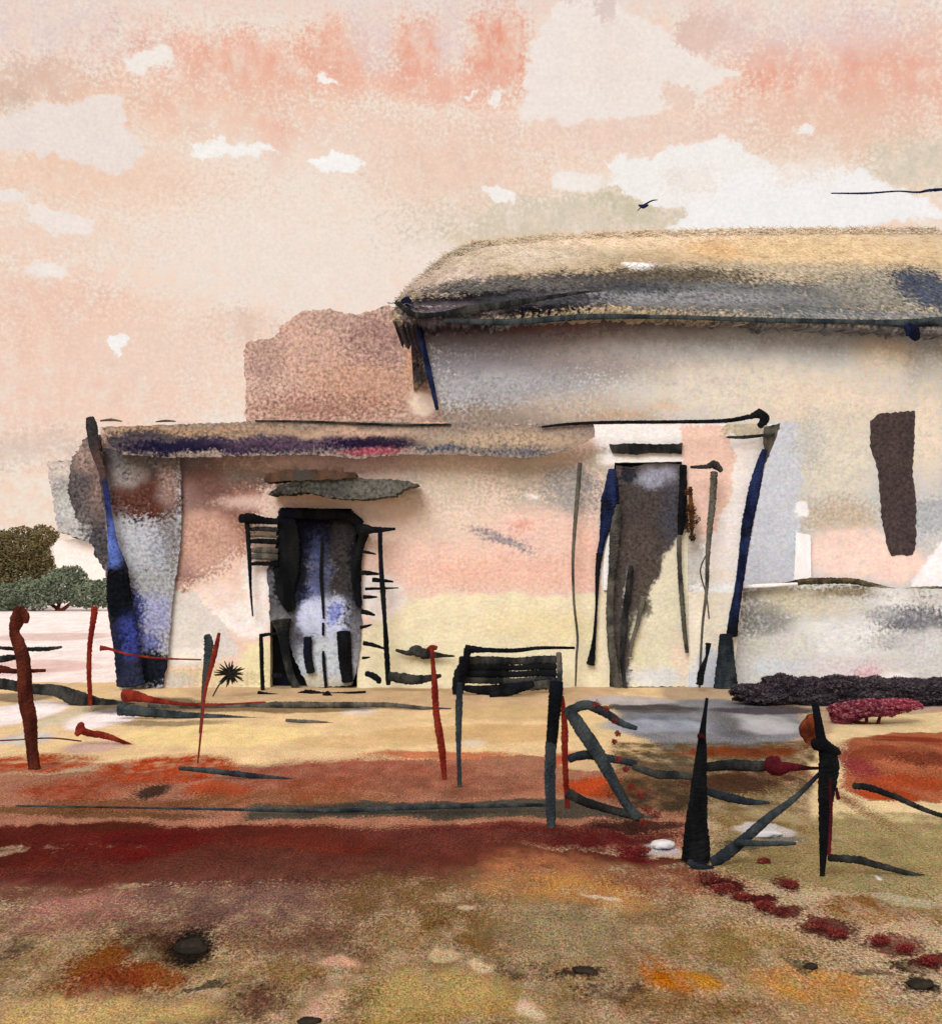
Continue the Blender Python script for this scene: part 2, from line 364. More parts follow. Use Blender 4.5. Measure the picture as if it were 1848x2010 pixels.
# ---------------------------------------------------------------- ground
def g_pt(p):
    Y = gy(max(p[1], 1093)); return ((p[0] - CX) * Y / F, Y)
def deepen(c):
    w = min(1, max(0, (max(c) - 158) / 70))            # wet dark earth deep, dry sand pale
    e = 1.38 * (1 - w) + .98 * w
    return tuple(255 * (v / 255) ** (e if i == 0 else e * 1.03) for i, v in enumerate(c))
def g_conv(kind, geo, soft):
    if kind == 'e':
        (x, y), (rx, ry), rot = geo
        Y = gy(y); k = Y * Y / (CH * F)
        # tilt in the picture becomes a shear on the ground; small tilts only
        return (((x - CX) * Y / F, Y), (rx * Y / F, ry * k), 0, soft * math.sqrt(k * Y / F))
    ys = sum(p[1] for p in geo) / len(geo); Y = gy(ys)
    return ([g_pt(p) for p in geo], soft * math.sqrt(Y * Y / (CH * F) * Y / F))
KG = 0.84
gitems = [
 # field behind
 Pn([(-400, 1120), (2400, 1120), (2400, 1345), (-400, 1345)], (284, 268, 258), 1, 6),
 E(30, 1310, 160, 16, (250, 216, 204), .8, 6), E(100, 1250, 120, 8, (240, 216, 204), .8, 5),
 # sand by the house
 Pn([(-900, 1340), (1300, 1340), (1300, 1500), (-900, 1500)], (248, 220, 166), 1, 5),
 Pn([(330, 1335), (1240, 1335), (1180, 1392), (420, 1392)], (222, 194, 152), .9, 5),
 E(420, 1445, 190, 22, (262, 238, 168), .9, 8), E(930, 1440, 200, 18, (224, 190, 132), .8, 8), E(1000, 1400, 130, 16, (222, 196, 142), .8, 8),
 E(705, 1397, 34, 7, (236, 226, 208), 1, 3), E(930, 1458, 26, 7, (240, 224, 196), 1, 4), E(720, 1455, 160, 14, (228, 196, 140), .7, 6),
 E(30, 1400, 84, 26, (290, 290, 288), 1, 3), E(200, 1410, 60, 22, (290, 290, 288), 1, 3), E(45, 1450, 60, 13, (222, 224, 212), 1, 4), E(120, 1410, 34, 26, (226, 220, 190), .8, 5), E(180, 1465, 55, 13, (228, 196, 180), .9, 5),
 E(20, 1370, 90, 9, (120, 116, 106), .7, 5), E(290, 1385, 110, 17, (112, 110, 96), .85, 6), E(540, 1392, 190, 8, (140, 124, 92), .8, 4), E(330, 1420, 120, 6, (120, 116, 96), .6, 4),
 # orange earth
 Pn([(-900, 1478), (560, 1482), (700, 1472), (930, 1462), (1110, 1480), (1360, 1470), (1360, 1660), (-900, 1660)], (186, 142, 116), 1, 5),
 E(60, 1500, 120, 20, (188, 92, 46), .9, 10), E(330, 1510, 140, 28, (186, 88, 40), .9, 10), E(430, 1550, 70, 16, (184, 92, 44), .85, 8), E(150, 1550, 110, 24, (172, 92, 56), .8, 12), E(240, 1580, 160, 14, (140, 96, 56), .7, 8),
 E(295, 1553, 34, 12, (62, 50, 42), .9, 5), E(700, 1520, 240, 34, (178, 118, 96), .9, 20), E(900, 1540, 200, 24, (170, 124, 100), .8, 16), E(560, 1570, 200, 20, (160, 118, 84), .9, 10), E(860, 1482, 150, 8, (204, 110, 66), .8, 6), E(620, 1545, 90, 20, (170, 110, 76), .6, 12),
 E(1180, 1545, 90, 22, (196, 90, 38), .95, 7), E(1120, 1490, 50, 14, (200, 110, 66), .8, 6), E(1150, 1425, 60, 22, (236, 214, 160), .9, 4), E(1170, 1502, 60, 10, (226, 200, 152), .9, 4),
 E(60, 1592, 140, 9, (128, 100, 52), .7, 5), E(260, 1600, 150, 8, (120, 94, 52), .7, 5), 
 Pn([(480, 1582), (1100, 1570), (1290, 1600), (1290, 1608), (480, 1610)], (118, 114, 100), 1, 5), E(820, 1592, 240, 12, (102, 100, 90), .9, 5),
 # yard before the right door
 Pn([(1200, 1378), (1420, 1372), (1560, 1395), (1600, 1440), (1540, 1470), (1320, 1475), (1210, 1430)], (160, 166, 168), 1, 6),
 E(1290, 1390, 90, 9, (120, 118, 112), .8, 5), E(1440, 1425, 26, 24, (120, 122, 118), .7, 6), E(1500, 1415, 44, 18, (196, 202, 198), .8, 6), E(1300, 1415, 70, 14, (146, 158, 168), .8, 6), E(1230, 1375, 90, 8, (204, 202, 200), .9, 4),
 Pn([(1200, 1455), (1620, 1462), (1600, 1560), (1210, 1560)], (132, 118, 84), .9, 10), E(1450, 1480, 120, 12, (150, 86, 36), .9, 8), E(1300, 1500, 90, 20, (118, 112, 92), .8, 10), E(1480, 1530, 110, 16, (116, 84, 62), .8, 10), E(1440, 1575, 160, 34, (150, 138, 100), .85, 14),
 # red brown bank
 Pn([(-900, 1622), (180, 1602), (330, 1612), (900, 1626), (1340, 1600), (1350, 1690), (900, 1720), (-900, 1760)], (126, 76, 62), 1, 4),
 E(300, 1640, 520, 22, (124, 66, 52), 1, 8), E(1000, 1640, 380, 16, (132, 84, 74), 1, 8), E(90, 1660, 300, 40, (118, 54, 42), 1, 14), E(300, 1650, 130, 34, (126, 42, 36), .95, 14), E(230, 1625, 90, 10, (110, 58, 36), .8, 6), E(60, 1735, 140, 24, (116, 58, 54), .85, 16), E(630, 1655, 160, 20, (138, 74, 56), .8, 12), E(900, 1655, 180, 18, (134, 84, 70), .8, 10), E(1180, 1650, 130, 20, (122, 54, 50), .9, 12), E(1245, 1672, 34, 18, (120, 22, 42), .95, 7), E(1020, 1625, 260, 7, (128, 62, 56), .8, 4),
 # foreground
 E(250, 1752, 520, 24, (150, 112, 96), 1, 26), E(850, 1722, 420, 24, (152, 112, 88), 1, 26), E(1200, 1705, 200, 18, (156, 118, 90), .9, 18),
 Pn([(-300, 1790), (400, 1740), (1000, 1715), (1350, 1690), (1400, 1720), (2200, 1720), (2300, 2100), (-300, 2100)], (166, 146, 110), .9, 110),
 E(480, 1770, 260, 60, (150, 124, 114), .85, 40), E(560, 1710, 300, 30, (126, 86, 72), .9, 20), E(870, 1980, 200, 40, (190, 166, 100), .9, 20), E(1600, 1700, 200, 40, (178, 162, 112), .9, 20), E(330, 1830, 120, 34, (138, 110, 98), .8, 20), E(930, 1830, 120, 34, (150, 124, 78), .9, 20), E(130, 1800, 170, 34, (168, 132, 118), .8, 20), E(150, 1770, 110, 20, (182, 140, 126), .7, 16), E(800, 1760, 180, 40, (148, 124, 88), .8, 26), E(600, 1850, 120, 50, (140, 112, 94), .7, 30),
 E(1060, 1710, 110, 44, (192, 138, 98), .85, 24), E(1150, 1750, 130, 34, (202, 156, 92), .85, 20), E(1330, 1730, 130, 30, (160, 116, 90), .8, 20), E(1000, 1740, 90, 24, (184, 146, 100), .7, 16),
 E(1180, 1768, 38, 5, (228, 202, 168), 1, 3), E(910, 1786, 18, 6, (214, 192, 158), 1, 3),
 E(300, 1870, 110, 24, (96, 74, 48), .75, 16), E(375, 1860, 44, 26, (44, 40, 32), .95, 9), E(20, 1865, 50, 20, (108, 98, 84), .7, 12), E(190, 1890, 50, 26, (150, 100, 36), .95, 9), E(280, 1912, 90, 18, (152, 98, 36), .9, 9), E(200, 1930, 90, 34, (148, 84, 48), .8, 18), E(400, 1930, 44, 6, (72, 74, 62), .8, 4),
 E(190, 1985, 220, 34, (206, 182, 124), .85, 20), E(520, 1960, 60, 30, (128, 100, 82), .8, 16), E(650, 1965, 40, 34, (216, 184, 156), .95, 8), E(660, 1880, 36, 12, (216, 176, 146), .9, 7), E(560, 1900, 80, 18, (160, 136, 88), .7, 12),
 E(870, 1880, 30, 10, (214, 196, 152), .95, 5), E(940, 1900, 26, 12, (222, 200, 160), .95, 5), E(820, 1950, 170, 50, (192, 172, 116), .9, 26), E(760, 2010, 150, 20, (176, 156, 100), .8, 14), E(700, 1960, 26, 40, (116, 92, 76), .6, 14),
 E(1100, 1830, 130, 50, (168, 158, 126), .8, 28), E(1020, 1900, 60, 20, (110, 96, 76), .8, 12), E(1140, 1905, 44, 9, (64, 50, 44), .9, 7), E(1210, 1940, 70, 14, (88, 66, 56), .8, 10), E(1140, 1990, 80, 24, (176, 160, 128), .7, 16), E(1030, 1990, 26, 20, (224, 202, 172), .9, 6),
 E(1310, 1915, 40, 30, (186, 122, 20), .95, 10), E(1370, 1915, 36, 18, (196, 146, 52), .85, 10), E(1320, 1960, 160, 20, (150, 126, 84), .7, 14), E(1450, 1850, 140, 34, (168, 148, 98), .8, 20), E(1600, 1930, 120, 40, (202, 156, 88), .85, 22), E(1730, 1990, 140, 24, (196, 164, 108), .8, 16), E(1700, 1905, 44, 8, (128, 118, 92), .8, 6), E(1590, 1895, 20, 14, (92, 92, 76), .8, 7), E(1790, 1888, 60, 20, (84, 72, 52), .85, 10), E(1805, 1930, 36, 18, (50, 44, 34), .9, 8),
 # right side
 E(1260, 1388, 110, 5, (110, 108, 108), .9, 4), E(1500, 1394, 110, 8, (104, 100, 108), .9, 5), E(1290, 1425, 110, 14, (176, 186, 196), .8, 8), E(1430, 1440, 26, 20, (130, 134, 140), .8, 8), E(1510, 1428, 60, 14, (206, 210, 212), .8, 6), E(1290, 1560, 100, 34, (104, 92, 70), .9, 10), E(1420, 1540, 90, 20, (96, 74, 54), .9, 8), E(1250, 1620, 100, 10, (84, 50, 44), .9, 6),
 Pn([(1400, 1600), (2200, 1600), (2200, 1730), (1700, 1760), (1400, 1700)], (172, 160, 116), .95, 14), E(1720, 1660, 150, 40, (176, 166, 120), .8, 20), E(1760, 1740, 110, 24, (178, 170, 130), .85, 12), E(1700, 1790, 90, 30, (160, 126, 72), .8, 10), E(1830, 1790, 60, 40, (162, 144, 96), .8, 16), E(1500, 1620, 90, 20, (158, 138, 96), .7, 10), E(1790, 1770, 60, 12, (196, 194, 160), .8, 6), E(1740, 1727, 7, 5, (240, 240, 230), 1, 2),
 Pn([(1590, 1500), (1640, 1420), (1760, 1400), (2200, 1385), (2200, 1620), (1600, 1612)], (240, 220, 168), 1, 4),
 Pn([(1650, 1478), (1700, 1452), (1760, 1438), (2200, 1436), (2200, 1575), (1848, 1572), (1700, 1572), (1650, 1545)], (184, 122, 88), 1, 4),
 E(1670, 1510, 34, 34, (160, 80, 84), .9, 8), E(1790, 1460, 80, 12, (160, 80, 46), .9, 8), E(1720, 1500, 90, 10, (162, 100, 72), .9, 8), E(1820, 1510, 70, 8, (140, 84, 60), .9, 6), E(1800, 1540, 110, 10, (184, 96, 54), .9, 8), E(1740, 1560, 60, 12, (186, 92, 46), .95, 6), E(1760, 1475, 50, 8, (150, 92, 64), .9, 6), E(1840, 1480, 60, 10, (176, 106, 78), .8, 8),
 Pn([(1600, 1600), (2200, 1590), (2200, 1700), (1600, 1700)], (180, 170, 126), .7, 10),
 Pn([(1630, 1400), (1660, 1376), (1800, 1362), (1780, 1384), (1680, 1410), (1650, 1424)], (150, 70, 86), .95, 5), E(1790, 1385, 90, 7, (206, 170, 172), .8, 4),
 E(1520, 1605, 60, 14, (190, 178, 140), .8, 8),
 E(1500, 1635, 62, 11, (212, 212, 206), .95, 4), E(1540, 1650, 50, 6, (140, 148, 146), .8, 4), E(1460, 1660, 50, 8, (120, 118, 96), .8, 5),
 E(1300, 1660, 28, 12, (208, 204, 204), .95, 4), E(1410, 1735, 44, 16, (100, 48, 42), 1, 6), E(1480, 1765, 50, 12, (104, 52, 46), 1, 6), E(1545, 1790, 50, 12, (110, 56, 50), .9, 6), E(1550, 1735, 24, 16, (116, 58, 48), .9, 5), E(1625, 1822, 54, 18, (108, 56, 54), .9, 8), E(1740, 1850, 60, 14, (124, 76, 70), .85, 8), E(1820, 1880, 50, 16, (112, 58, 56), .9, 8),
 E(1640, 1560, 16, 44, (150, 84, 30), .8, 6),
]
def ground_mat(nm_, items_):
    items_ = [(i_[0], i_[1], deepen(i_[2]), i_[3], i_[4]) for i_ in items_]; mg, g = new_mat(nm_); nt = g.nt
    gp = g.n('ShaderNodeNewGeometry'); sp = g.n('ShaderNodeSeparateXYZ'); nt.links.new(gp.outputs['Position'], sp.inputs[0])
    c = g.n('ShaderNodeCombineXYZ'); nt.links.new(sp.outputs[0], c.inputs[0]); nt.links.new(sp.outputs[1], c.inputs[1]); c.inputs[2].default_value = 1
    P0 = c.outputs[0]
    Ps = g.v('MULTIPLY', P0, (1, .33, 0)); 
    w1 = g.v('MULTIPLY', g.v('SUBTRACT', g.noise(Ps, 2.6, 3, color=True), (.5, .5, .5)), (.22, .55, 0))
    w2 = g.v('MULTIPLY', g.v('SUBTRACT', g.noise(Ps, 17, 3, .65, color=True), (.5, .5, .5)), (.06, .2, 0))
    Pw = g.v('ADD', P0, g.v('ADD', w1, w2))
    grain = g.m('MULTIPLY', g.m('SUBTRACT', g.noise(g.v('MULTIPLY', P0, (1, .5, 0)), 60, 3, .7), .5), 2.6)
    grainb = g.m('SUBTRACT', g.noise(g.v('MULTIPLY', P0, (1, .5, 0)), 120, 2, .6), .5)
    med = g.noise(Ps, 3.0, 4, .6)
    col = g.mix(g.ramp(med, .35, .65, 0, 1), rgb((206, 186, 150), KG), rgb((190, 164, 130), KG))
    mod = g.m('MINIMUM', g.m('MAXIMUM', g.m('MULTIPLY_ADD', g.noise(g.v('MULTIPLY', P0, (1, .45, 0)), 7, 4, .7), 3.4, -.8), .3), 1.2)
    col = g.wash(col, Pw, grain, items_, KG, g_conv, mod)
    hue = g.noise(g.v('MULTIPLY', P0, (1, .5, 0)), 26, 3, .65, color=True)
    col = g.mix(1.0, col, g.v('MULTIPLY_ADD', g.v('SUBTRACT', hue, (.5, .5, .5)), (.9, .7, .8), (1, 1, 1)), 'MULTIPLY')
    lum = g.n('ShaderNodeRGBToBW'); nt.links.new(col, lum.inputs[0])
    amt = g.ramp(lum.outputs[0], .03, .6, 1.1, .2)
    col = g.mix(1.0, col, (1.07, .985, .97, 1), 'MULTIPLY')
    pat = g.noise(g.v('MULTIPLY', P0, (1, .4, 0)), 5.5, 5, .75)
    dark = g.m('MULTIPLY_ADD', g.m('SUBTRACT', pat, .5), g.ramp(lum.outputs[0], .1, .5, 1.5, .5), 1.0)
    col = g.mix(1.0, col, dark, 'MULTIPLY')
    col = g.mix(1.0, col, g.m('MULTIPLY_ADD', grain, amt, 1.0), 'MULTIPLY')
    col = g.mix(1.0, col, g.m('MULTIPLY_ADD', grainb, 2.0, 1.0), 'MULTIPLY')
    col = g.mix(1.0, col, g.m('MULTIPLY_ADD', g.m('SUBTRACT', med, .5), .7, 1.0), 'MULTIPLY')
    finish(g, col, 1.0, g.m('ADD', grain, grainb), .012, .6)
    return mg
ZONES = [1400, 1560, 1735]                            # the sheet is mixed in four strips, only to keep each node tree small
def span(it):
    if it[0] == 'e': (x, y), (rx, ry), _r = it[1]; return y - ry * 1.5 - it[4] * 2.2 - 14, y + ry * 1.5 + it[4] * 2.2 + 14
    yy = [p[1] for p in it[1]]; return min(yy) - it[4] * 2 - 26, max(yy) + it[4] * 2 + 26
ZB = [-1e9] + ZONES + [1e9]
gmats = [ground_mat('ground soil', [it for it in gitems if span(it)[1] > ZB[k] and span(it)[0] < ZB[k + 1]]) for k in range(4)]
ZY = [gy(z) for z in ZONES]

def frange(a, b, s):
    r = []; 
    while a < b: r.append(a); a += s
    return r
xs = [-900, -400, -180, -90, -45, -25, -15, -10] + frange(-8, 8, .07) + [8.2, 10, 15, 25, 45, 90, 180, 400, 900]
ys = [-60, -20, -8, -2, 1, 2.5] + frange(3.6, 12, .06) + frange(12, 20, .2) + [20.5, 23, 27, 32, 40, 55, 80, 130, 250, 600, 1600]
def gz(x, y):
    z = 0
    if -8 < x < 8 and 3 < y < 20:
        z = .018 * mn.noise(Vector((x * 1.1, y * .9, 0))) + .009 * mn.noise(Vector((x * 5, y * 4, 3))) + .004 * mn.noise(Vector((x * 14, y * 12, 9)))
        z += .13 * math.exp(-((x - 3.35) / .75) ** 2 - ((y - 10.4) / .9) ** 2)      # earth mound at the right
    return z
m = MB(); nx = len(xs)
for y in ys:
    for x in xs: m.v.append(Vector((x, y, gz(x, y))))
for j in range(len(ys) - 1):
    for i in range(nx - 1):
        b = j * nx + i; m.f.append((b, b + 1, b + nx + 1, b + nx)); m.mi.append(sum(1 for z in ZY if ys[j] < z))
go = m.build('ground', gmats, smooth=True); tag(go, kind='structure')

# orange earth laid over the mound: own ragged sheet
mm = wood_mat('orange earth', (84, 36, 22), (156, 80, 44), (118, 40, 38), scale=3.4, gr=1.9, zs=1)

# ---------------------------------------------------------------- rear house with the thatched roof
K = 1.0
YR = 22.0
rear_items = [
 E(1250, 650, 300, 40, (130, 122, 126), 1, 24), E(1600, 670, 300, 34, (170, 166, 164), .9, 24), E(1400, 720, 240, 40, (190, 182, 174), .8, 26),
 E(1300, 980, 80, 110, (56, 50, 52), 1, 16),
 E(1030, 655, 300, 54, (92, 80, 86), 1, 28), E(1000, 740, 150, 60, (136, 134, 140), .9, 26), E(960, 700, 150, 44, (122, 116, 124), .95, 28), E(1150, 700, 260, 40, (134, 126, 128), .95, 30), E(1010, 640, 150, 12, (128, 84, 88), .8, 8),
 E(1000, 770, 170, 50, (166, 163, 166), .85, 26), E(1260, 690, 170, 44, (164, 150, 144), .8, 30), E(1500, 680, 260, 34, (176, 174, 172), .9, 24),
 E(1000, 830, 260, 34, (146, 130, 118), 1, 18), E(1170, 800, 130, 30, (190, 172, 156), .8, 20), E(1310, 797, 34, 7, (210, 150, 96), .85, 5), E(1230, 812, 60, 8, (184, 140, 100), .6, 8),
 E(1480, 770, 220, 60, (218, 206, 190), .9, 34), E(1640, 800, 160, 60, (222, 204, 184), .8, 30), E(1740, 700, 60, 40, (218, 198, 172), .7, 24), E(1830, 740, 40, 70, (178, 172, 162), .7, 24), E(1800, 650, 60, 24, (166, 172, 178), .7, 16),
 E(1640, 900, 90, 90, (212, 202, 184), .8, 30), E(1650, 1020, 80, 40, (190, 172, 150), .8, 20), E(1820, 850, 40, 90, (226, 208, 186), .8, 24), E(1825, 1010, 44, 34, (168, 170, 172), .9, 10),
 E(1670, 1085, 100, 50, (236, 206, 192), .95, 12), E(1760, 1110, 60, 34, (238, 204, 188), .9, 10), Pn([(1790, 1150), (1848, 1060), (1960, 1050), (1960, 1200), (1780, 1200)], (236, 230, 228), 1, 3),
 Pn([(1490, 830), (1575, 826), (1562, 1140), (1460, 1145)], (196, 197, 203), 1, 3), E(1590, 870, 34, 50, (190, 186, 178), .7, 14), E(1575, 1000, 14, 14, (240, 236, 234), .9, 3),  # the long grey strip is a shadow painted into the wall colour
]
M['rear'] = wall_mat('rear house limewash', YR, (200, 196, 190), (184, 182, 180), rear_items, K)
thatch_items = [
 E(1300, 640, 900, 14, (112, 108, 108), 1, 8), E(880, 632, 90, 16, (70, 62, 66), 1, 8),
 E(1300, 470, 560, 26, (226, 202, 172), 1, 22), E(1600, 500, 300, 34, (214, 186, 146), .9, 26), E(1000, 500, 170, 34, (206, 188, 166), .9, 24), E(1560, 540, 300, 16, (176, 160, 136), .9, 14), E(880, 545, 90, 40, (206, 186, 170), .95, 20), E(870, 596, 100, 14, (96, 84, 86), .9, 8),
 E(1250, 530, 34, 9, (238, 232, 226), 1, 3), E(1400, 495, 60, 20, (214, 176, 130), .7, 12), E(1310, 545, 130, 14, (120, 112, 98), .7, 10),
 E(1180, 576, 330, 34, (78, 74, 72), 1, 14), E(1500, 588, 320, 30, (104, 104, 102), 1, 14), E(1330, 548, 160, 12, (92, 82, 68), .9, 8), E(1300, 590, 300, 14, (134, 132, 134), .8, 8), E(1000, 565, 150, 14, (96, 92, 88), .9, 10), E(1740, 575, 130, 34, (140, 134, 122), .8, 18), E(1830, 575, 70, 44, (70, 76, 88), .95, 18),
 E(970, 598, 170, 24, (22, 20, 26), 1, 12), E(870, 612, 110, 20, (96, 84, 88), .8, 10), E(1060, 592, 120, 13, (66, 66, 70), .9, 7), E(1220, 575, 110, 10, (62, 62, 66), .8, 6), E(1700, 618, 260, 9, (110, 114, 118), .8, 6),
]
def th_pt(p):
    t = (622 - p[1]) / 160; yo = -.5 + 2.9 * t
    return (924 + (p[0] - 924) * (22 + yo) / 22 + .3 * yo * F / 22, 630 + (p[1] - 620) * 1.49)
thatch_items = [(k_, (th_pt(q_[0]), (q_[1][0], q_[1][1] * 1.45), q_[2]), c_, a_, s_) for (k_, q_, c_, a_, s_) in thatch_items]
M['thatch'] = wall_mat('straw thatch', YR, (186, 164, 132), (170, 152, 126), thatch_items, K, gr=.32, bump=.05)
rh = thing('plastered_house', (5, YR, 0), 'tall grey plastered house with thatched roof and one slit window, behind the garden wall', 'house')
wb = 1290
def rear_piece(pts): m.slab(pts, YR, 5.6, jit=.6, step=9)
m = MB()
# walls around the window opening (no overlaps)
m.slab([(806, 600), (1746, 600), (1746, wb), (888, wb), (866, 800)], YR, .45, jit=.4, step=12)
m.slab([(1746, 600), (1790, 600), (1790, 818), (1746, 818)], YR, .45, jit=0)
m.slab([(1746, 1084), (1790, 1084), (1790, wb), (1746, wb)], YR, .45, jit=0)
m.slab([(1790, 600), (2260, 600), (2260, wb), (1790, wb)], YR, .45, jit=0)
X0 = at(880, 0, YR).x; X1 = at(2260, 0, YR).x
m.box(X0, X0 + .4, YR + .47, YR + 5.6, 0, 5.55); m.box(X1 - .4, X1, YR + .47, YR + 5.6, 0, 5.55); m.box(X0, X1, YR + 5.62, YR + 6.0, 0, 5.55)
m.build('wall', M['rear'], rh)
# thatched roof
eave = [(770, 612), (850, 622), (950, 622), (1060, 610), (1200, 602), (1350, 610), (1500, 620), (1700, 628), (1848, 636), (2300, 650)]
ridge = [(800, 580), (842, 543), (882, 508), (940, 484), (1080, 470), (1260, 463), (1450, 460), (1640, 458), (1848, 458), (2300, 456)]
def lerp_curve(c, n):
    out = []
    for i in range(n):
        t = i / (n - 1) * (len(c) - 1); k = min(int(t), len(c) - 2); f = t - k
        out.append((c[k][0] + (c[k + 1][0] - c[k][0]) * f, c[k][1] + (c[k + 1][1] - c[k][1]) * f))
    return out
NE, NR = 240, 26
ea, ri = lerp_curve(eave, NE), lerp_curve(ridge, NE)
m = MB()
for j in range(NR + 1):
    t = j / NR
    for i in range(NE):
        pe = at(ea[i][0], ea[i][1], YR - .5); pr = at(ri[i][0], ri[i][1], YR + 2.4)
        q = pe.lerp(pr, t); q.z += math.sin(math.pi * t) * .07 + .045 * mn.noise(Vector((q.x * 4, t * 9, 0))) + .03 * mn.noise(Vector((q.x * 17, t * 22, 4)))
        if j == 0: q.z += random.uniform(-.05, .05)
        m.v.append(q)
for j in range(NR):
    for i in range(NE - 1):
        b = j * NE + i; m.f.append((b, b + 1, b + NE + 1, b + NE)); m.mi.append(0)
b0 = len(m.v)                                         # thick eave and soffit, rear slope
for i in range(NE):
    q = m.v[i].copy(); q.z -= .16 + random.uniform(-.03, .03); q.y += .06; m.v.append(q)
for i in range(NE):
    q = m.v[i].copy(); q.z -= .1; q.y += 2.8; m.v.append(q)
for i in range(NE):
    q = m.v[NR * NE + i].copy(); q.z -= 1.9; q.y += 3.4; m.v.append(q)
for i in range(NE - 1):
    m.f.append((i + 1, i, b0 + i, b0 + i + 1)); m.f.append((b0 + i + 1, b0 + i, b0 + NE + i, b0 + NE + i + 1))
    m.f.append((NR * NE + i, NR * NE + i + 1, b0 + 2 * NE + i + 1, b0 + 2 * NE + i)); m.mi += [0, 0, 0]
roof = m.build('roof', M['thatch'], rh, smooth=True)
m = MB()                                              # straw ends that break the outline
for i in range(5200):
    k = random.randrange(NE - 1); t = random.choice([random.random() ** .5, 1.0, 1.0, random.random()])
    pe = at(ea[k][0], ea[k][1], YR - .5); pr = at(ri[k][0], ri[k][1], YR + 2.4); q = pe.lerp(pr, t)
    q.z += math.sin(math.pi * t) * .07 + random.uniform(-.02, .09 if t > .97 else .05); q.x += random.uniform(-.06, .06); q.y -= .04
    d = Vector((random.uniform(-.12, .12), random.uniform(-.06, .06), random.uniform(-.05, .08))); w_ = Vector((.0, .0, .012))
    m.quad(q - d, q - d + w_, q + d + w_, q + d)
m.build('straw', M['thatch'], roof)
m = MB(); m.stroke([(775, 592, 8), (815, 618, 12), (870, 616, 10), (920, 608, 20), (980, 600, 16), (1060, 586, 10), (1140, 574, 5), (1180, 570, 3)], YR - .55, jit=.3, flat=.5)
tag(m.build('eave_pole', M['ink2'], rh), 'bent dark pole under the eave')
m = MB(); m.stroke([(870, 628, 8), (1000, 632, 14), (1150, 622, 12), (1300, 622, 8), (1500, 628, 10), (1700, 632, 10), (1780, 634, 16), (1900, 630, 20), (2200, 640, 18)], YR - .5, jit=.25, flat=.5)
m.build('gutter', M['slate'], rh)
m = MB(); m.stroke([(1776, 636, 8), (1790, 650, 30), (1800, 668, 10)], YR - .52, jit=.2); m.build('gutter_outlet', M['navy'], rh)
m = MB(); m.stroke([(792, 585, 20), (816, 620, 13), (832, 690, 12), (845, 745, 11), (858, 805, 7)], YR - .12, jit=.2); m.build('downpipe', M['navy'], rh)
# slit window
mwin = wall_mat('window dark', YR, (74, 62, 60), (64, 54, 54), [], K, gr=.22)
wn = MB(); wn.slab([(1706, 826), (1726, 812), (1796, 806), (1794, 870), (1790, 920), (1798, 1000), (1796, 1078), (1790, 1090), (1748, 1090), (1740, 1068), (1730, 1020), (1722, 920), (1708, 880)], YR - .012, .05, jit=1.6, step=5)
wo = wn.build('window', mwin, rh); tag(wo, 'tall dark shuttered slit window')
m = MB(); m.box(at(1712, 0, YR).x, at(1800, 0, YR).x, YR + .2, YR + .25, at(0, 1095, YR).z, at(0, 805, YR).z); m.build('pane', M['ink'], wo)
m = MB(); m.slab([(1562, 1045), (1590, 1050), (1592, 1160), (1556, 1160)], YR - .1, .1, jit=.8); tag(m.build('pilaster', M['white'], rh), 'short whitewashed pilaster')

# ---------------------------------------------------------------- brown outbuilding behind the front house
m_it = [E(600, 690, 130, 70, (196, 160, 144), .8, 30), E(720, 760, 120, 60, (190, 148, 126), .8, 30), E(760, 660, 90, 50, (158, 124, 116), .8, 26), E(520, 700, 40, 60, (172, 142, 130), .8, 16), E(620, 800, 130, 24, (162, 122, 106), .8, 18), E(812, 700, 22, 60, (198, 152, 126), .8, 12), E(650, 630, 50, 20, (176, 146, 134), .8, 12), E(830, 790, 26, 24, (244, 218, 196), 1, 7)]
M['shed'] = wall_mat('brown mud plaster', 27.0, (204, 172, 156), (184, 152, 140), m_it, K, gr=.3)
sh = thing('mud_brick_shed', (at(650, 0, 27).x, 27, 0), 'reddish brown mud walled shed rising behind the low front house', 'shed')
m = MB(); m.slab([(478, 690), (484, 672), (540, 662), (552, 640), (590, 612), (640, 606), (700, 618), (760, 600), (820, 606), (880, 612), (900, 1245), (474, 1245), (482, 760)], 27, 3.2, jit=2.6, step=6)
m.build('wall', M['shed'], sh)
m = MB(); m.box(at(600, 0, 27).x, at(880, 0, 27).x, 27.2, 30.3, 6.0, 6.15); m.build('roof', M['shed'], sh)

# ---------------------------------------------------------------- far cottage at the left
m_it = [E(150, 960, 40, 60, (150, 146, 142), .9, 20), E(120, 920, 40, 20, (196, 182, 172), .8, 12), E(175, 1010, 20, 50, (92, 92, 92), .8, 12), E(130, 1000, 24, 30, (178, 176, 172), .8, 12)]
M['cott'] = wall_mat('far cottage', 45.0, (178, 170, 166), (160, 156, 152), m_it, K, gr=.36)
M['cottw'] = wall_mat('far cottage wall', 45.0, (242, 228, 220), (240, 222, 212), [], K)
ct = thing('far_cottage', (at(170, 0, 45).x, 45, 0), 'small far cottage with blotchy grey roof and pale wall, left of the front house', 'cottage')
m = MB(); m.slab([(104, 1062), (108, 1100), (106, 1182), (330, 1182), (330, 1050), (180, 1056)], 45.2, 5, jit=1.4, step=5); m.build('wall', M['cottw'], ct)
m = MB(); m.slab([(92, 908), (150, 902), (210, 896), (340, 896), (340, 1058), (180, 1064), (140, 1052), (112, 1040), (104, 980)], 44.8, 5.6, jit=3.2, step=4); m.build('roof', M['cott'], ct)

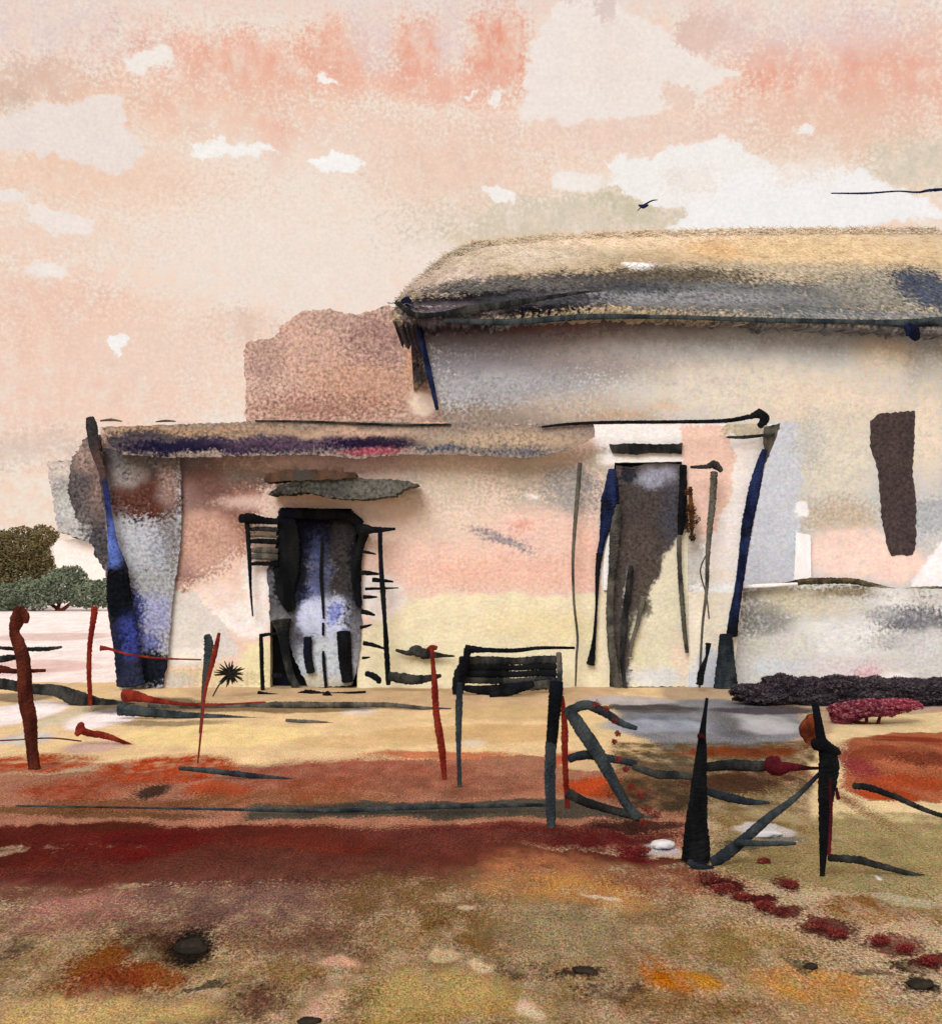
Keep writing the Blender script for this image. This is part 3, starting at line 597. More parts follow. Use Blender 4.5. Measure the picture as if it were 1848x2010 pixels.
# ---------------------------------------------------------------- front house
YF = 16.0
front_items = [
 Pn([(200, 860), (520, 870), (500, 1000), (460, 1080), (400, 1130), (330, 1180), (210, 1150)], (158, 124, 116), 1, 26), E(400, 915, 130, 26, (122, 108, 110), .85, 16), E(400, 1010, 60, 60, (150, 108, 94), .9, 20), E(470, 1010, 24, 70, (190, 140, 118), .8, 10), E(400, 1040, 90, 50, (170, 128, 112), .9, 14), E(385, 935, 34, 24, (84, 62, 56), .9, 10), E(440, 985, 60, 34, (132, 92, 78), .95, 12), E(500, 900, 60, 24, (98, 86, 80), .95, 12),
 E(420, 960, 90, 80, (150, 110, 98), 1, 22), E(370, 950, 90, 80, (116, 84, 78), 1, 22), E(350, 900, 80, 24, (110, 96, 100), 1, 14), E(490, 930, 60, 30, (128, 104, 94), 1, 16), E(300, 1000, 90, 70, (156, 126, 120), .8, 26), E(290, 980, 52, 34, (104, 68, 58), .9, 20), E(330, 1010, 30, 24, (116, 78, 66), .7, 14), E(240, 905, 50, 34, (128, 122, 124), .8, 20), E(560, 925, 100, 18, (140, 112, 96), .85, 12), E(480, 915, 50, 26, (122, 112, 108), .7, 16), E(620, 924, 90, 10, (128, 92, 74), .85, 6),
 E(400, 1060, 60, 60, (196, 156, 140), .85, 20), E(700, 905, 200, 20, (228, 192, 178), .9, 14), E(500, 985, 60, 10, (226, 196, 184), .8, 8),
 E(900, 1000, 130, 60, (226, 204, 188), .8, 34), E(880, 950, 90, 40, (206, 190, 172), .8, 26), E(1050, 930, 90, 50, (190, 176, 160), .8, 26), E(1120, 960, 50, 60, (160, 154, 150), .85, 24), E(960, 895, 160, 18, (218, 196, 178), .8, 14), E(1040, 990, 40, 20, (186, 176, 164), .7, 14),
 E(850, 1110, 130, 44, (236, 198, 182), .9, 20), E(1050, 1060, 110, 60, (234, 198, 184), .9, 22), E(1000, 1125, 180, 34, (233, 188, 170), .8, 14), E(1150, 1100, 40, 60, (236, 190, 172), .8, 12), E(1020, 1030, 20, 10, (226, 150, 130), .5, 8), E(1046, 973, 12, 5, (238, 236, 234), 1, 3),
 E(985, 1058, 54, 10, (146, 140, 146), .85, 6, 18), E(700, 1010, 70, 30, (238, 214, 202), .8, 16),
 Pn([(770, 1180), (880, 1168), (1190, 1166), (1210, 1350), (690, 1350), (700, 1260)], (236, 223, 190), 1, 4),
 E(850, 1300, 120, 34, (238, 224, 186), .8, 14), E(1060, 1230, 120, 34, (234, 216, 174), .8, 14), E(740, 1170, 50, 44, (244, 232, 228), .95, 10), E(505, 1150, 30, 60, (244, 234, 230), .95, 10), E(430, 1180, 60, 34, (238, 216, 206), .9, 12), E(480, 1215, 60, 34, (243, 234, 230), .9, 12),
 Pn([(335, 1160), (410, 1165), (432, 1210), (495, 1275), (430, 1300), (320, 1310)], (216, 207, 202), 1, 3), E(370, 1240, 34, 40, (222, 214, 206), .7, 14), E(375, 1285, 40, 14, (240, 230, 220), .9, 5),
 Pn([(480, 1262), (620, 1250), (700, 1300), (700, 1360), (460, 1360)], (238, 226, 182), .95, 8), E(420, 1330, 90, 22, (214, 194, 156), .9, 8), E(345, 1335, 40, 14, (196, 188, 180), .8, 8),
 Pn([(1150, 836), (1345, 828), (1345, 925), (1215, 915), (1180, 880)], (246, 240, 237), 1, 3), E(1180, 905, 40, 26, (198, 186, 170), .8, 10),
 Pn([(1330, 828), (1520, 828), (1470, 1165), (1330, 1165)], (243, 233, 228), 1, 3),
 Pn([(1332, 836), (1425, 838), (1440, 900), (1436, 970), (1405, 1035), (1340, 1110)], (239, 202, 185), 1, 3), Pn([(1425, 830), (1510, 826), (1505, 850), (1420, 856)], (190, 176, 150), .9, 4),
 Pn([(1340, 1160), (1480, 1160), (1450, 1350), (1330, 1350)], (238, 226, 206), 1, 4), E(1400, 1154, 50, 8, (242, 244, 250), 1, 3), E(1385, 1130, 60, 16, (240, 226, 212), .8, 8), E(1360, 1100, 26, 60, (190, 186, 180), .85, 8),
 E(1330, 1335, 120, 24, (210, 212, 220), .9, 10), E(1395, 1310, 30, 34, (204, 206, 216), .85, 10), E(1190, 1300, 20, 60, (232, 218, 184), .8, 8),
 E(1196, 1080, 16, 90, (250, 246, 244), 1, 3), E(1240, 900, 60, 16, (250, 246, 244), 1, 3), E(1190, 1240, 14, 90, (240, 226, 196), 1, 3),
]
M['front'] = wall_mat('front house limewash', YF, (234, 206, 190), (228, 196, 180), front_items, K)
fh = thing('low_farmhouse', (0, YF, 0), 'low pink and yellow plastered farmhouse with two dark doorways in the middle', 'house')
zt = 0
m = MB()
# front wall: two doorways are notches from the ground
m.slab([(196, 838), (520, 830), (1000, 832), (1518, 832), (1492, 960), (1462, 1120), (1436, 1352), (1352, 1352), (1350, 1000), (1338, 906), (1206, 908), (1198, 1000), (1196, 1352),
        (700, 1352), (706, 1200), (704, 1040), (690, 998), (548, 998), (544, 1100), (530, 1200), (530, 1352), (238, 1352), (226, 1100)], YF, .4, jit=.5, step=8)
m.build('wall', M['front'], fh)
M['frontside'] = M['front']
m = MB()                                              # side and rear walls
xl, xr = at(226, 0, YF).x, at(1462, 0, YF).x
m.box(xl, xl + .35, YF + .41, YF + 3.8, 0, 2.95); m.box(xr - .35, xr, YF + .41, YF + 3.8, 0, 2.95); m.box(xl + .36, xr - .36, YF + 3.45, YF + 3.8, 0, 2.95)
m.box(xl + 3.3, xl + 3.5, YF + .41, YF + 3.4, 0, 2.9)
o = m.build('side_wall', M['front'], fh)
# flat roof and its mottled edge board
fas_items = [
 E(400, 846, 260, 10, (176, 140, 104), .8, 8), E(230, 866, 50, 14, (60, 58, 60), .9, 8), E(290, 868, 110, 24, (70, 64, 70), 1, 8), E(560, 872, 260, 16, (96, 84, 92), .95, 8), E(430, 876, 190, 13, (56, 44, 66), 1, 7), E(350, 876, 90, 12, (28, 26, 50), 1, 6), E(620, 868, 190, 10, (84, 66, 84), .9, 6), E(740, 872, 96, 12, (36, 24, 48), 1, 5), E(730, 888, 60, 7, (156, 72, 88), .9, 4),
 E(560, 848, 180, 8, (150, 128, 112), .8, 6), E(700, 850, 130, 8, (202, 168, 146), .7, 6), E(900, 866, 60, 12, (120, 118, 118), .8, 8), E(1000, 862, 160, 16, (176, 154, 132), .9, 10), E(950, 882, 110, 7, (112, 106, 104), .75, 5), E(1030, 888, 60, 7, (92, 94, 102), .7, 5), E(870, 880, 34, 6, (76, 84, 100), .8, 4), E(845, 822, 50, 8, (236, 190, 150), .9, 5),
]
M['fascia'] = wall_mat('stained edge board', 15.68, (150, 134, 124), (130, 116, 110), fas_items, K, gr=.34)
mf = MB(); mf.slab([(200, 838), (330, 834), (520, 826), (870, 828), (1000, 832), (1165, 832), (1168, 856), (1120, 882), (1040, 900), (900, 893), (780, 893), (700, 900), (600, 892), (460, 896), (330, 898), (238, 892), (214, 872)], 15.68, .06, jit=1.6, step=5)
fo = mf.build('fascia', M['fascia'], fh)
M['rooftop'] = wood_mat('roof felt', (176, 156, 136), (196, 172, 148), (150, 138, 126), scale=2, gr=.4)
m = MB(); zr = at(0, 836, 15.7).z
m.box(at(196, 0, YF).x, at(1512, 0, YF).x, YF + .41, YF + 3.9, 3.02, 3.12)
ro = m.build('roof', M['rooftop'], fh)
rl = [("roof_edge", [(196, 826, 3), (218, 824, 6), (240, 827, 2)]), ("roof_edge", [(305, 828, 2), (325, 826, 5), (345, 827, 2)])]
for nme, p in rl: S(nme, M['grey'], p, 15.66, ro, jit=.2)
S('roof_edge', M['ink2'], [(500, 826, 3), (600, 827, 4), (720, 832, 5), (800, 834, 5), (885, 833, 4)], 15.66, ro, jit=.3)
S('roof_edge', M['ink'], [(1062, 838, 4), (1120, 832, 6), (1200, 829, 7), (1320, 828, 7), (1420, 826, 8), (1470, 818, 10), (1490, 812, 20), (1500, 824, 20), (1488, 838, 10)], 15.64, ro, jit=.22)
# corner post and blue plastered buttress on the left, dark corner shade painted into its colour
bt_items = [
 E(230, 930, 90, 70, (62, 54, 58), 1, 20), E(226, 1000, 30, 90, (96, 88, 92), .9, 14), E(320, 900, 60, 24, (110, 104, 108), .9, 12),
 E(275, 1060, 60, 70, (176, 178, 186), .9, 20), E(335, 1030, 20, 90, (126, 122, 124), .9, 10), E(285, 975, 70, 44, (88, 54, 46), 1, 18), E(250, 930, 34, 30, (140, 130, 126), .85, 14), E(240, 900, 20, 34, (110, 106, 108), .8, 10), E(330, 950, 24, 40, (146, 120, 112), .8, 12), 
 E(300, 1150, 44, 34, (156, 158, 160), .8, 14), E(300, 1210, 34, 44, (152, 154, 188), .9, 12), E(262, 1215, 22, 60, (70, 78, 142), .9, 10), E(240, 1180, 14, 60, (26, 30, 56), .95, 6), E(285, 1265, 40, 18, (90, 96, 156), .85, 8), E(295, 1312, 50, 34, (24, 28, 38), 1, 9), E(258, 1300, 20, 30, (62, 70, 116), .9, 8), E(310, 1080, 20, 40, (150, 154, 166), .6, 10), E(270, 1024, 12, 4, (50, 56, 66), .9, 4),
]
M['butt'] = wall_mat('blue wash with painted shade', 15.85, (166, 164, 168), (150, 150, 158), bt_items, K, gr=.34)
m = MB(); m.slab([(188, 880), (352, 890), (356, 1000), (352, 1080), (338, 1180), (330, 1280), (318, 1350), (234, 1352), (226, 1200), (208, 1040)], 15.93, .06, jit=1.4, step=5)
bo = m.build('buttress', M['butt'], fh); tag(bo, 'blue and grey limewashed corner buttress with dark shade painted in')
cp_items = [E(182, 850, 26, 40, (52, 50, 52), .9, 10), E(196, 910, 20, 40, (84, 64, 60), .8, 12), E(214, 990, 12, 50, (40, 50, 100), .95, 7), E(222, 1070, 16, 50, (84, 104, 176), .95, 10), E(232, 1165, 34, 52, (14, 16, 22), 1, 6), E(254, 1250, 26, 44, (52, 62, 130), .95, 10), E(232, 1290, 14, 60, (26, 30, 50), .9, 8), E(262, 1330, 30, 24, (40, 46, 70), .8, 10)]
M['corner'] = wall_mat('corner post paint', 15.78, (44, 42, 48), (32, 32, 40), cp_items, K, gr=.3)
m = MB(); m.stroke([(176, 818, 14), (180, 838, 24), (186, 880, 20), (204, 940, 12), (214, 1010, 12), (222, 1070, 20), (230, 1115, 40), (234, 1170, 50), (240, 1225, 50), (250, 1290, 50), (256, 1348, 56)], 15.78, jit=.2, flat=.45)
tag(m.build('corner_post', M['corner'], fh), 'dark corner post with blue paint, widening at the foot')
M['crust'] = wall_mat('broken grey render', 15.98, (104, 96, 96), (70, 64, 68), [E(170, 900, 30, 30, (150, 128, 120), .8, 10), E(196, 1080, 20, 40, (70, 66, 70), .8, 10), E(190, 960, 16, 50, (132, 110, 104), .8, 10)], K, gr=.4)
m = MB(); m.slab([(168, 858), (196, 852), (214, 1000), (236, 1200), (222, 1205), (206, 1120), (186, 1090), (176, 1060), (180, 1030), (150, 1020), (132, 960), (140, 900)], 15.98, .1, jit=3.0, step=4)
tag(m.build('render_crust', M['crust'], fh), 'broken grey render beside the corner post')
# right corner post
m = MB(); m.stroke([(1500, 882, 10), (1492, 910, 16), (1480, 960, 24), (1466, 1030, 22), (1458, 1090, 18), (1450, 1150, 16), (1440, 1210, 20), (1436, 1250, 24)], 15.9, jit=.2)
tag(m.build('corner_post', M['navy'], fh), 'slanting dark blue post at the right corner')
m = MB(); m.stroke([(1424, 1244, 24), (1424, 1290, 34), (1424, 1352, 50)], 15.85, jit=.2); m.build('post_foot', M['slate'], fh)
m = MB(); m.slab([(1500, 838), (1532, 830), (1520, 868), (1506, 900), (1494, 920), (1500, 880)], 15.93, .05, jit=1.4, step=5); m.build('bracket', M['grey'], fh)
m = MB(); m.stroke([(1425, 858, 4), (1460, 858, 7), (1520, 852, 5)], 15.9, jit=.25); m.build('bracket', M['slate'], fh)

# left doorway: its shade and blue-white reflected light go into the door colours
d_items = [
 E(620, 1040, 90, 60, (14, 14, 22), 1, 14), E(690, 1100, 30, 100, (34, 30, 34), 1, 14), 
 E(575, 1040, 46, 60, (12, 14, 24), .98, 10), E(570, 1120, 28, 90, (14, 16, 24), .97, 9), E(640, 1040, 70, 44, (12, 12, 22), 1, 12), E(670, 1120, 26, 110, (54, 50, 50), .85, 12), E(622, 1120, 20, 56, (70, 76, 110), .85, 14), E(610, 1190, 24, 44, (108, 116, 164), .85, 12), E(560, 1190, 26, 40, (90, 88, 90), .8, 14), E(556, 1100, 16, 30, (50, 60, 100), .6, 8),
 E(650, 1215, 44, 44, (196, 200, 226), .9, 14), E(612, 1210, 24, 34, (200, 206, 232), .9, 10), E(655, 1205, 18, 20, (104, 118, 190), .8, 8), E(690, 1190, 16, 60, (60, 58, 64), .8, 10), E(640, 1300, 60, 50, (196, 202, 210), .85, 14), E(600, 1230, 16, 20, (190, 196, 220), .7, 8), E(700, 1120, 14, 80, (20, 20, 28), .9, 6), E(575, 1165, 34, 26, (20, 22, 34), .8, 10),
 E(620, 1340, 60, 14, (196, 186, 160), .8, 8), E(548, 1225, 24, 30, (108, 106, 104), .85, 10), E(530, 1300, 40, 44, (238, 226, 184), 1, 5), E(700, 1260, 16, 50, (120, 118, 124), .7, 8),
]
M['doorL'] = wall_mat('door paint with painted light', YF, (96, 94, 102), (70, 70, 80), d_items, K, gr=.3)
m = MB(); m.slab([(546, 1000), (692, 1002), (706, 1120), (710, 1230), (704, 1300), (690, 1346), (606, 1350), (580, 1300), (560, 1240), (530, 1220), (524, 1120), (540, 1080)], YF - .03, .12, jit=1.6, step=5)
dl = m.build('door', M['doorL'], fh); tag(dl, 'dark double door with doorway shade and blue-white reflected light painted in')
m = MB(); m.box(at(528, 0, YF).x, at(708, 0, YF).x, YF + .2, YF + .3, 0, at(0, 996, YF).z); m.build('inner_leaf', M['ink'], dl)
S('door_edge', M['ink'], [(632, 1060, 5), (630, 1130, 7), (633, 1175, 6), (635, 1215, 4)], YF - .06, dl, jit=.25)
S('door_edge', M['ink'], [(634, 1222, 5), (634, 1248, 5)], YF - .06, dl, jit=.25)
S('door_edge', M['ink'], [(634, 1278, 5), (636, 1310, 7), (640, 1352, 6)], YF - .06, dl, jit=.25)
S('door_post', M['ink'], [(604, 1250, 16), (604, 1285, 18), (610, 1322, 16)], YF - .08, dl, jit=.15)
S('door_post', M['ink'], [(674, 1238, 26), (676, 1280, 28), (682, 1340, 22)], YF - .08, dl, jit=.12)
S('door_head', M['ink'], [(550, 1006, 20), (600, 1008, 22), (650, 1010, 22), (690, 1016, 20), (710, 1030, 16)], YF - .1, dl, jit=.2)
S('door_jamb', M['ink'], [(560, 1010, 34), (566, 1060, 44), (562, 1120, 50), (560, 1165, 34), (572, 1200, 14)], YF - .07, dl, jit=.12, flat=.3)
S('door_jamb', M['ink'], [(716, 1044, 20), (706, 1075, 16), (700, 1110, 20), (700, 1150, 18), (705, 1190, 12)], YF - .07, dl, jit=.2)
S('door_jamb', M['ink2'], [(552, 1215, 40), (556, 1250, 22), (562, 1290, 16), (570, 1325, 14), (582, 1350, 18)], YF - .09, dl, jit=.16)
S('threshold', M['ink'], [(583, 1366, 10), (605, 1364, 22), (640, 1366, 14), (680, 1362, 8), (718, 1358, 4)], 15.4, dl, jit=.2)
S('door_stop', M['ink'], [(636, 1360, 16), (650, 1376, 18), (652, 1388, 6)], 15.2, dl, jit=.2)
# louvred shutter (left)
st_ = thing('louvred_shutter', at(488, 1350, 15.86), 'black louvred shutter frame hanging open left of the dark double door', 'shutter')
S('stile', M['ink'], [(484, 1015, 10), (487, 1060, 9), (490, 1110, 8), (492, 1160, 5), (496, 1210, 3)], 15.86, st_, jit=.2)
S('top_rail', M['ink'], [(468, 1018, 14), (490, 1018, 22), (520, 1022, 14), (548, 1024, 12)], 15.84, st_, jit=.25)
for (y, w, mt) in ((1038, 9, 'ink2'), (1052, 5, 'grey'), (1062, 11, 'ink'), (1080, 12, 'grey'), (1092, 14, 'grey'), (1106, 9, 'ink')):
    S('slat', M[mt], [(490, y + 1, w * .7), (515, y, w), (546, y + 2, w)], 15.88, st_, jit=.3)
# lower stand (left of door)
sf = thing('trestle_frame', at(515, 1350, 15.7), 'small black two sided frame standing below the louvred shutter', 'frame')
S('post', M['ink'], [(512, 1244, 7), (513, 1280, 9), (514, 1320, 8), (516, 1362, 9)], 15.7, sf, jit=.2)
S('top_rail', M['ink'], [(510, 1248, 8), (530, 1245, 6), (552, 1244, 5)], 15.7, sf, jit=.2)
S('foot_rail', M['ink'], [(505, 1362, 12), (540, 1366, 9), (577, 1369, 5)], 15.3, sf, jit=.2)
# ladder (right of door)
la = thing('black_ladder', at(762, 1350, 15.75), 'thin black ladder leaning upright against wall right of the dark double door', 'ladder')
S('rail', M['ink'], [(745, 1034, 9), (747, 1100, 9), (751, 1160, 11), (755, 1220, 8), (758, 1270, 11), (762, 1345, 10)], 15.72, la, jit=.18)
S('top_rail', M['ink'], [(696, 1036, 14), (712, 1040, 26), (730, 1040, 14), (750, 1040, 10), (776, 1038, 5)], 15.72, la, jit=.2)
for (x0, x1, y, dy, w) in ((705, 738, 1082, 6, 6), (706, 744, 1124, 3, 9), (730, 772, 1138, 4, 8), (716, 782, 1156, -2, 5), (712, 740, 1172, 0, 7), (708, 736, 1200, 8, 9), (706, 730, 1232, -6, 6), (712, 756, 1262, 12, 8), (710, 726, 1292, -2, 5)):
    S('rung', M['ink'], [(x0, y, w * 1.2), ((x0 + x1) / 2, y + dy * .4, w), (x1, y + dy, w * .4)], 15.76, la, jit=.2)
# canopy over the door
cn_items = [E(640, 958, 110, 16, (66, 66, 62), .9, 8), E(740, 960, 60, 14, (104, 102, 96), .85, 7), E(560, 965, 44, 12, (60, 58, 54), .85, 6)]
M['canopy'] = wall_mat('tarred canopy', 15.5, (90, 88, 82), (74, 72, 68), cn_items, K, gr=.34)
m = MB(); m.slab([(524, 972), (548, 952), (580, 944), (650, 936), (740, 940), (790, 942), (822, 950), (790, 960), (776, 972), (740, 978), (700, 980), (650, 976), (600, 966), (560, 970)], 15.5, .46, jit=1.8, step=4)
cno = m.build('canopy', M['canopy'], fh); tag(cno, 'dark wing shaped board canopy over the left door')
M['boardm'] = wood_mat('brown board', (58, 46, 38), (92, 68, 54), (70, 66, 62)); m = MB(); m.slab([(520, 930), (560, 922), (640, 921), (694, 928), (700, 938), (640, 942), (560, 944), (520, 946)], 15.46, .4, jit=1.6, step=4); m.build('board', M['boardm'], cno)

# right doorway
r_items = [
 E(1270, 1010, 60, 90, (72, 64, 62), .97, 10), E(1250, 1100, 40, 80, (80, 70, 66), .97, 8), E(1320, 1000, 24, 70, (70, 68, 76), .8, 12), E(1262, 1165, 24, 30, (84, 76, 68), .95, 6), E(1290, 935, 40, 22, (150, 150, 166), .9, 10),
 Pn([(1290, 1130), (1340, 1040), (1360, 1040), (1370, 1370), (1236, 1370), (1246, 1240)], (226, 216, 190), 1, 5), E(1270, 1190, 10, 20, (90, 82, 72), .9, 5), E(1250, 1270, 12, 60, (224, 214, 180), .9, 5), E(1300, 1260, 40, 60, (220, 210, 184), .8, 18), E(1290, 1330, 60, 20, (214, 214, 216), .85, 8), E(1340, 1290, 16, 40, (238, 212, 190), .8, 8),
 E(1232, 1170, 6, 40, (200, 196, 184), .8, 4), E(1235, 930, 18, 18, (40, 40, 50), .9, 6),
]
M['doorR'] = wall_mat('right door paint', YF, (92, 82, 78), (74, 66, 64), r_items, K, gr=.26)
m = MB(); m.slab([(1208, 912), (1238, 918), (1280, 906), (1340, 912), (1352, 1000), (1352, 1348), (1198, 1348), (1200, 1000)], YF + .03, .1, jit=1.2, step=5)
dr = m.build('door', M['doorR'], fh); tag(dr, 'dark brown door worn to bare beige at the bottom')
S('door_jamb', M['navy'], [(1200, 920, 12), (1200, 950, 26), (1196, 985, 36), (1190, 1020, 26), (1182, 1060, 13), (1176, 1090, 12)], YF - .05, dr, jit=.16)
S('door_jamb', M['ink'], [(1176, 1085, 14), (1172, 1130, 9), (1170, 1190, 5), (1166, 1250, 7), (1161, 1290, 14), (1158, 1306, 18)], YF - .06, dr, jit=.25)
S('door_jamb', M['ink'], [(1340, 912, 14), (1340, 960, 16), (1338, 1010, 18), (1334, 1050, 10)], YF - .05, dr, jit=.16)
S('door_jamb', M['grey'], [(1332, 1050, 10), (1333, 1110, 9), (1338, 1180, 10), (1343, 1240, 9), (1348, 1282, 7)], YF - .05, dr, jit=.2)
m = MB()
m.stroke([(1212, 990, 16), (1206, 1050, 20), (1200, 1130, 14), (1196, 1200, 14), (1200, 1270, 16), (1206, 1320, 16), (1216, 1366, 10)], YF - .07, jit=.16)
m.build('door_rail', M['grey'], dr)
S('door_rail', M['ink2'], [(1238, 1110, 10), (1230, 1180, 14), (1224, 1230, 12), (1220, 1290, 9), (1228, 1362, 8)], YF - .04, dr, jit=.18)
S('door_rail', M['grey'], [(1262, 1170, 12), (1252, 1220, 9), (1240, 1260, 8), (1236, 1290, 4)], YF - .04, dr, jit=.2)
S('door_post', M['white'], [(1206, 1012, 10), (1200, 1050, 16), (1192, 1100, 17), (1190, 1160, 14)], YF - .02, dr, jit=.1, flat=.5)
m = MB(); m.slab([(1196, 872), (1240, 870), (1300, 872), (1340, 870), (1338, 890), (1280, 888), (1250, 892), (1202, 888)], YF - .06, .05, jit=1.2, step=5); lo = m.build('lintel', M['ink2'], dr)
S('lintel_strap', M['ink'], [(1200, 870, 4), (1240, 868, 8), (1256, 872, 16), (1262, 885, 14), (1272, 900, 18), (1280, 905, 10)], YF - .1, lo, jit=.2)
S('lintel_strap', M['ink'], [(1330, 884, 6), (1370, 880, 9), (1430, 882, 4)], YF - .08, lo, jit=.2)
S('lintel_strap', M['ink'], [(1228, 912, 10), (1245, 902, 6), (1280, 896, 4), (1330, 893, 3)], YF - .08, lo, jit=.2)
S('lintel_strap', M['ink'], [(1232, 905, 16), (1238, 925, 14)], YF - .08, lo, jit=.2)
# poles near the right door
single('leaning_pole', M['grey'], [(1129, 1348, 3), (1131, 1290, 5), (1133, 1250, 5), (1126, 1180, 5), (1124, 1100, 6), (1128, 1030, 8), (1133, 970, 9), (1138, 908, 9)], 15.8, 'thin grey pole leaning against the pink wall left of the right door', 'pole', jit=.2)
tp = thing('tee_topped_pole', at(1390, 1350, 15.72), 'slender dark pole with T shaped top right of the right door', 'pole')
S('pole_shaft', M['grey'], [(1401, 925, 15), (1398, 980, 14), (1392, 1040, 12), (1388, 1100, 9), (1386, 1160, 7), (1378, 1230, 5), (1372, 1350, 5)], 15.72, tp, jit=.2)
S('cross_bar', M['ink2'], [(1354, 917, 5), (1385, 916, 9), (1402, 912, 18), (1416, 926, 8)], 15.70, tp, jit=.25)
S('stay', M['grey'], [(1388, 1085, 3), (1374, 1120, 3), (1386, 1170, 3), (1391, 1215, 3)], 15.72, tp, jit=.25)
m = MB()
random.seed(31)
for (x, y, r) in ((1355, 1000, 12), (1360, 1020, 14), (1352, 1036, 10), (1358, 1055, 8), (1352, 965, 8)):
    p = at(x, y, 15.8); m.leaves(tuple(p), (r * YF / F, .05, r * YF / F), 120, .018, .1)
mpl = wood_mat('dry leaves', (70, 48, 30), (104, 66, 36), (46, 38, 30), scale=12)
m.tube([at(1354, 955, 15.8), at(1356, 1010, 15.8), at(1358, 1060, 15.8)], [.02, .03, .01])
tag(m.build('dried_herb_bunch', mpl), 'bunch of dry brown herbs hung on the right door jamb', 'herb bunch')
single('iron_bar', M['ink'], [(1372, 1345, 14), (1376, 1320, 14), (1386, 1290, 6), (1390, 1262, 12)], 15.5, 'short black bar standing below the T topped pole', 'bar', jit=.3)

# bench with slatted back
bn = thing('garden_bench', at(1000, 1350, 15.4), 'dark slatted bench standing against the yellow wall between the doors', 'bench')
S('top_rail', M['ink'], [(912, 1274, 20), (950, 1276, 10), (1010, 1277, 9), (1060, 1272, 7), (1128, 1272, 5)], 15.3, bn, jit=.2)
S('leg', M['ink'], [(918, 1272, 16), (915, 1290, 14), (905, 1320, 26), (898, 1352, 24), (902, 1378, 14)], 15.2, bn, jit=.2)
S('leg', M['grey'], [(1096, 1280, 10), (1098, 1320, 12), (1096, 1362, 10)], 15.2, bn, jit=.2)
for (y, mt, w) in ((1296, 'ink2', 15), (1309, 'ink', 12), (1322, 'ink', 13), (1335, 'ink2', 12)):
    w *= 1.2
    S('slat', M[mt], [(900, y, w * .9), (960, y + 1, w), (1010, y + 2, w * .8), (1060, y - 1, w * .9), (1092, y, w)], 15.35, bn, jit=.34)
S('slat', M['grey'], [(1000, 1348, 6), (1040, 1345, 22), (1092, 1340, 26)], 15.36, bn, jit=.2)
S('seat', M['ink'], [(906, 1350, 10), (950, 1355, 20), (1000, 1352, 22), (1048, 1342, 12)], 15.1, bn, jit=.25)
S('seat', M['ink'], [(960, 1366, 12), (1000, 1358, 18), (1046, 1346, 8)], 14.9, bn, jit=.25)
# clutter by the wall
single('driftwood_branch', M['ink2'], [(776, 1276, 5), (800, 1282, 10), (815, 1278, 22), (835, 1284, 20), (870, 1287, 7), (892, 1288, 3)], 15.9, 'gnarled dark branch fixed on the yellow wall right of the ladder', 'branch', jit=.2)
single('wood_plank', M['ink2'], [(762, 1326, 16), (790, 1332, 22), (825, 1334, 18), (866, 1326, 6)], 15.6, 'dark plank lying along the wall foot between ladder and bench', 'plank', jit=.34)
single('broken_stick', M['ink'], [(716, 1322, 10), (728, 1325, 12), (742, 1334, 13), (742, 1342, 8)], 15.6, 'short broken black stick at the left foot of the ladder', 'stick', jit=.25)
single('small_stone', M['ink'], [(533, 1326, 7), (545, 1327, 12), (554, 1328, 8)], 15.7, 'little black stone beside the trestle frame', 'stone', jit=.2)

# ---------------------------------------------------------------- garden wall on the right
gw_items = [
 E(1500, 1165, 60, 18, (128, 124, 114), .95, 8), E(1640, 1166, 130, 12, (124, 110, 88), .9, 8), E(1500, 1215, 56, 34, (140, 138, 134), .95, 18), E(1560, 1180, 60, 22, (196, 186, 160), .8, 14), E(1490, 1290, 30, 40, (196, 192, 178), .8, 14), E(1620, 1200, 60, 24, (206, 196, 176), .8, 16),
 E(1670, 1250, 110, 40, (228, 226, 224), .9, 22), E(1750, 1180, 40, 30, (226, 222, 220), .85, 14), E(1800, 1220, 70, 28, (124, 124, 130), 1, 14), E(1730, 1205, 34, 14, (172, 172, 172), .8, 8), E(1760, 1260, 60, 16, (184, 182, 182), .8, 10), E(1830, 1270, 50, 30, (206, 204, 204), .8, 14), E(1660, 1310, 90, 20, (216, 204, 206), .8, 12), E(1520, 1310, 60, 20, (204, 206, 212), .8, 12), E(1700, 1320, 24, 12, (208, 160, 166), .7, 8), E(1550, 1270, 50, 24, (212, 208, 200), .8, 14), E(1660, 1160, 40, 10, (140, 126, 104), .8, 8), E(1760, 1326, 24, 10, (236, 230, 226), .9, 4),
]
M['gwall'] = wall_mat('garden wall limewash', 16.2, (208, 206, 202), (198, 194, 190), gw_items, K, gr=.3)
gwt = thing('garden_wall', at(1640, 1350, 16.2), 'low blotchy white garden wall running from the farmhouse to the right edge', 'wall')
m = MB(); m.slab([(1440, 1156), (1560, 1148), (1680, 1150), (1760, 1156), (2300, 1158), (2300, 1348), (1424, 1348)], 16.2, .35, jit=1.2, step=7); m.build('masonry', M['gwall'], gwt)
M['moss'] = wood_mat('mossy coping', (48, 42, 32), (100, 86, 60), (140, 128, 104), scale=5, gr=1.0)
m = MB(); m.stroke([(1446, 1158, 8), (1520, 1152, 9), (1580, 1142, 14), (1640, 1140, 12), (1680, 1142, 12), (1720, 1152, 12), (1770, 1160, 7), (1830, 1155, 8), (2200, 1156, 9)], 16.3, jit=.34, flat=1.4); m.build('coping', M['moss'], gwt)
S('coping', M['white'], [(1448, 1152, 6), (1500, 1150, 8), (1565, 1146, 5)], 16.1, gwt, jit=.2)

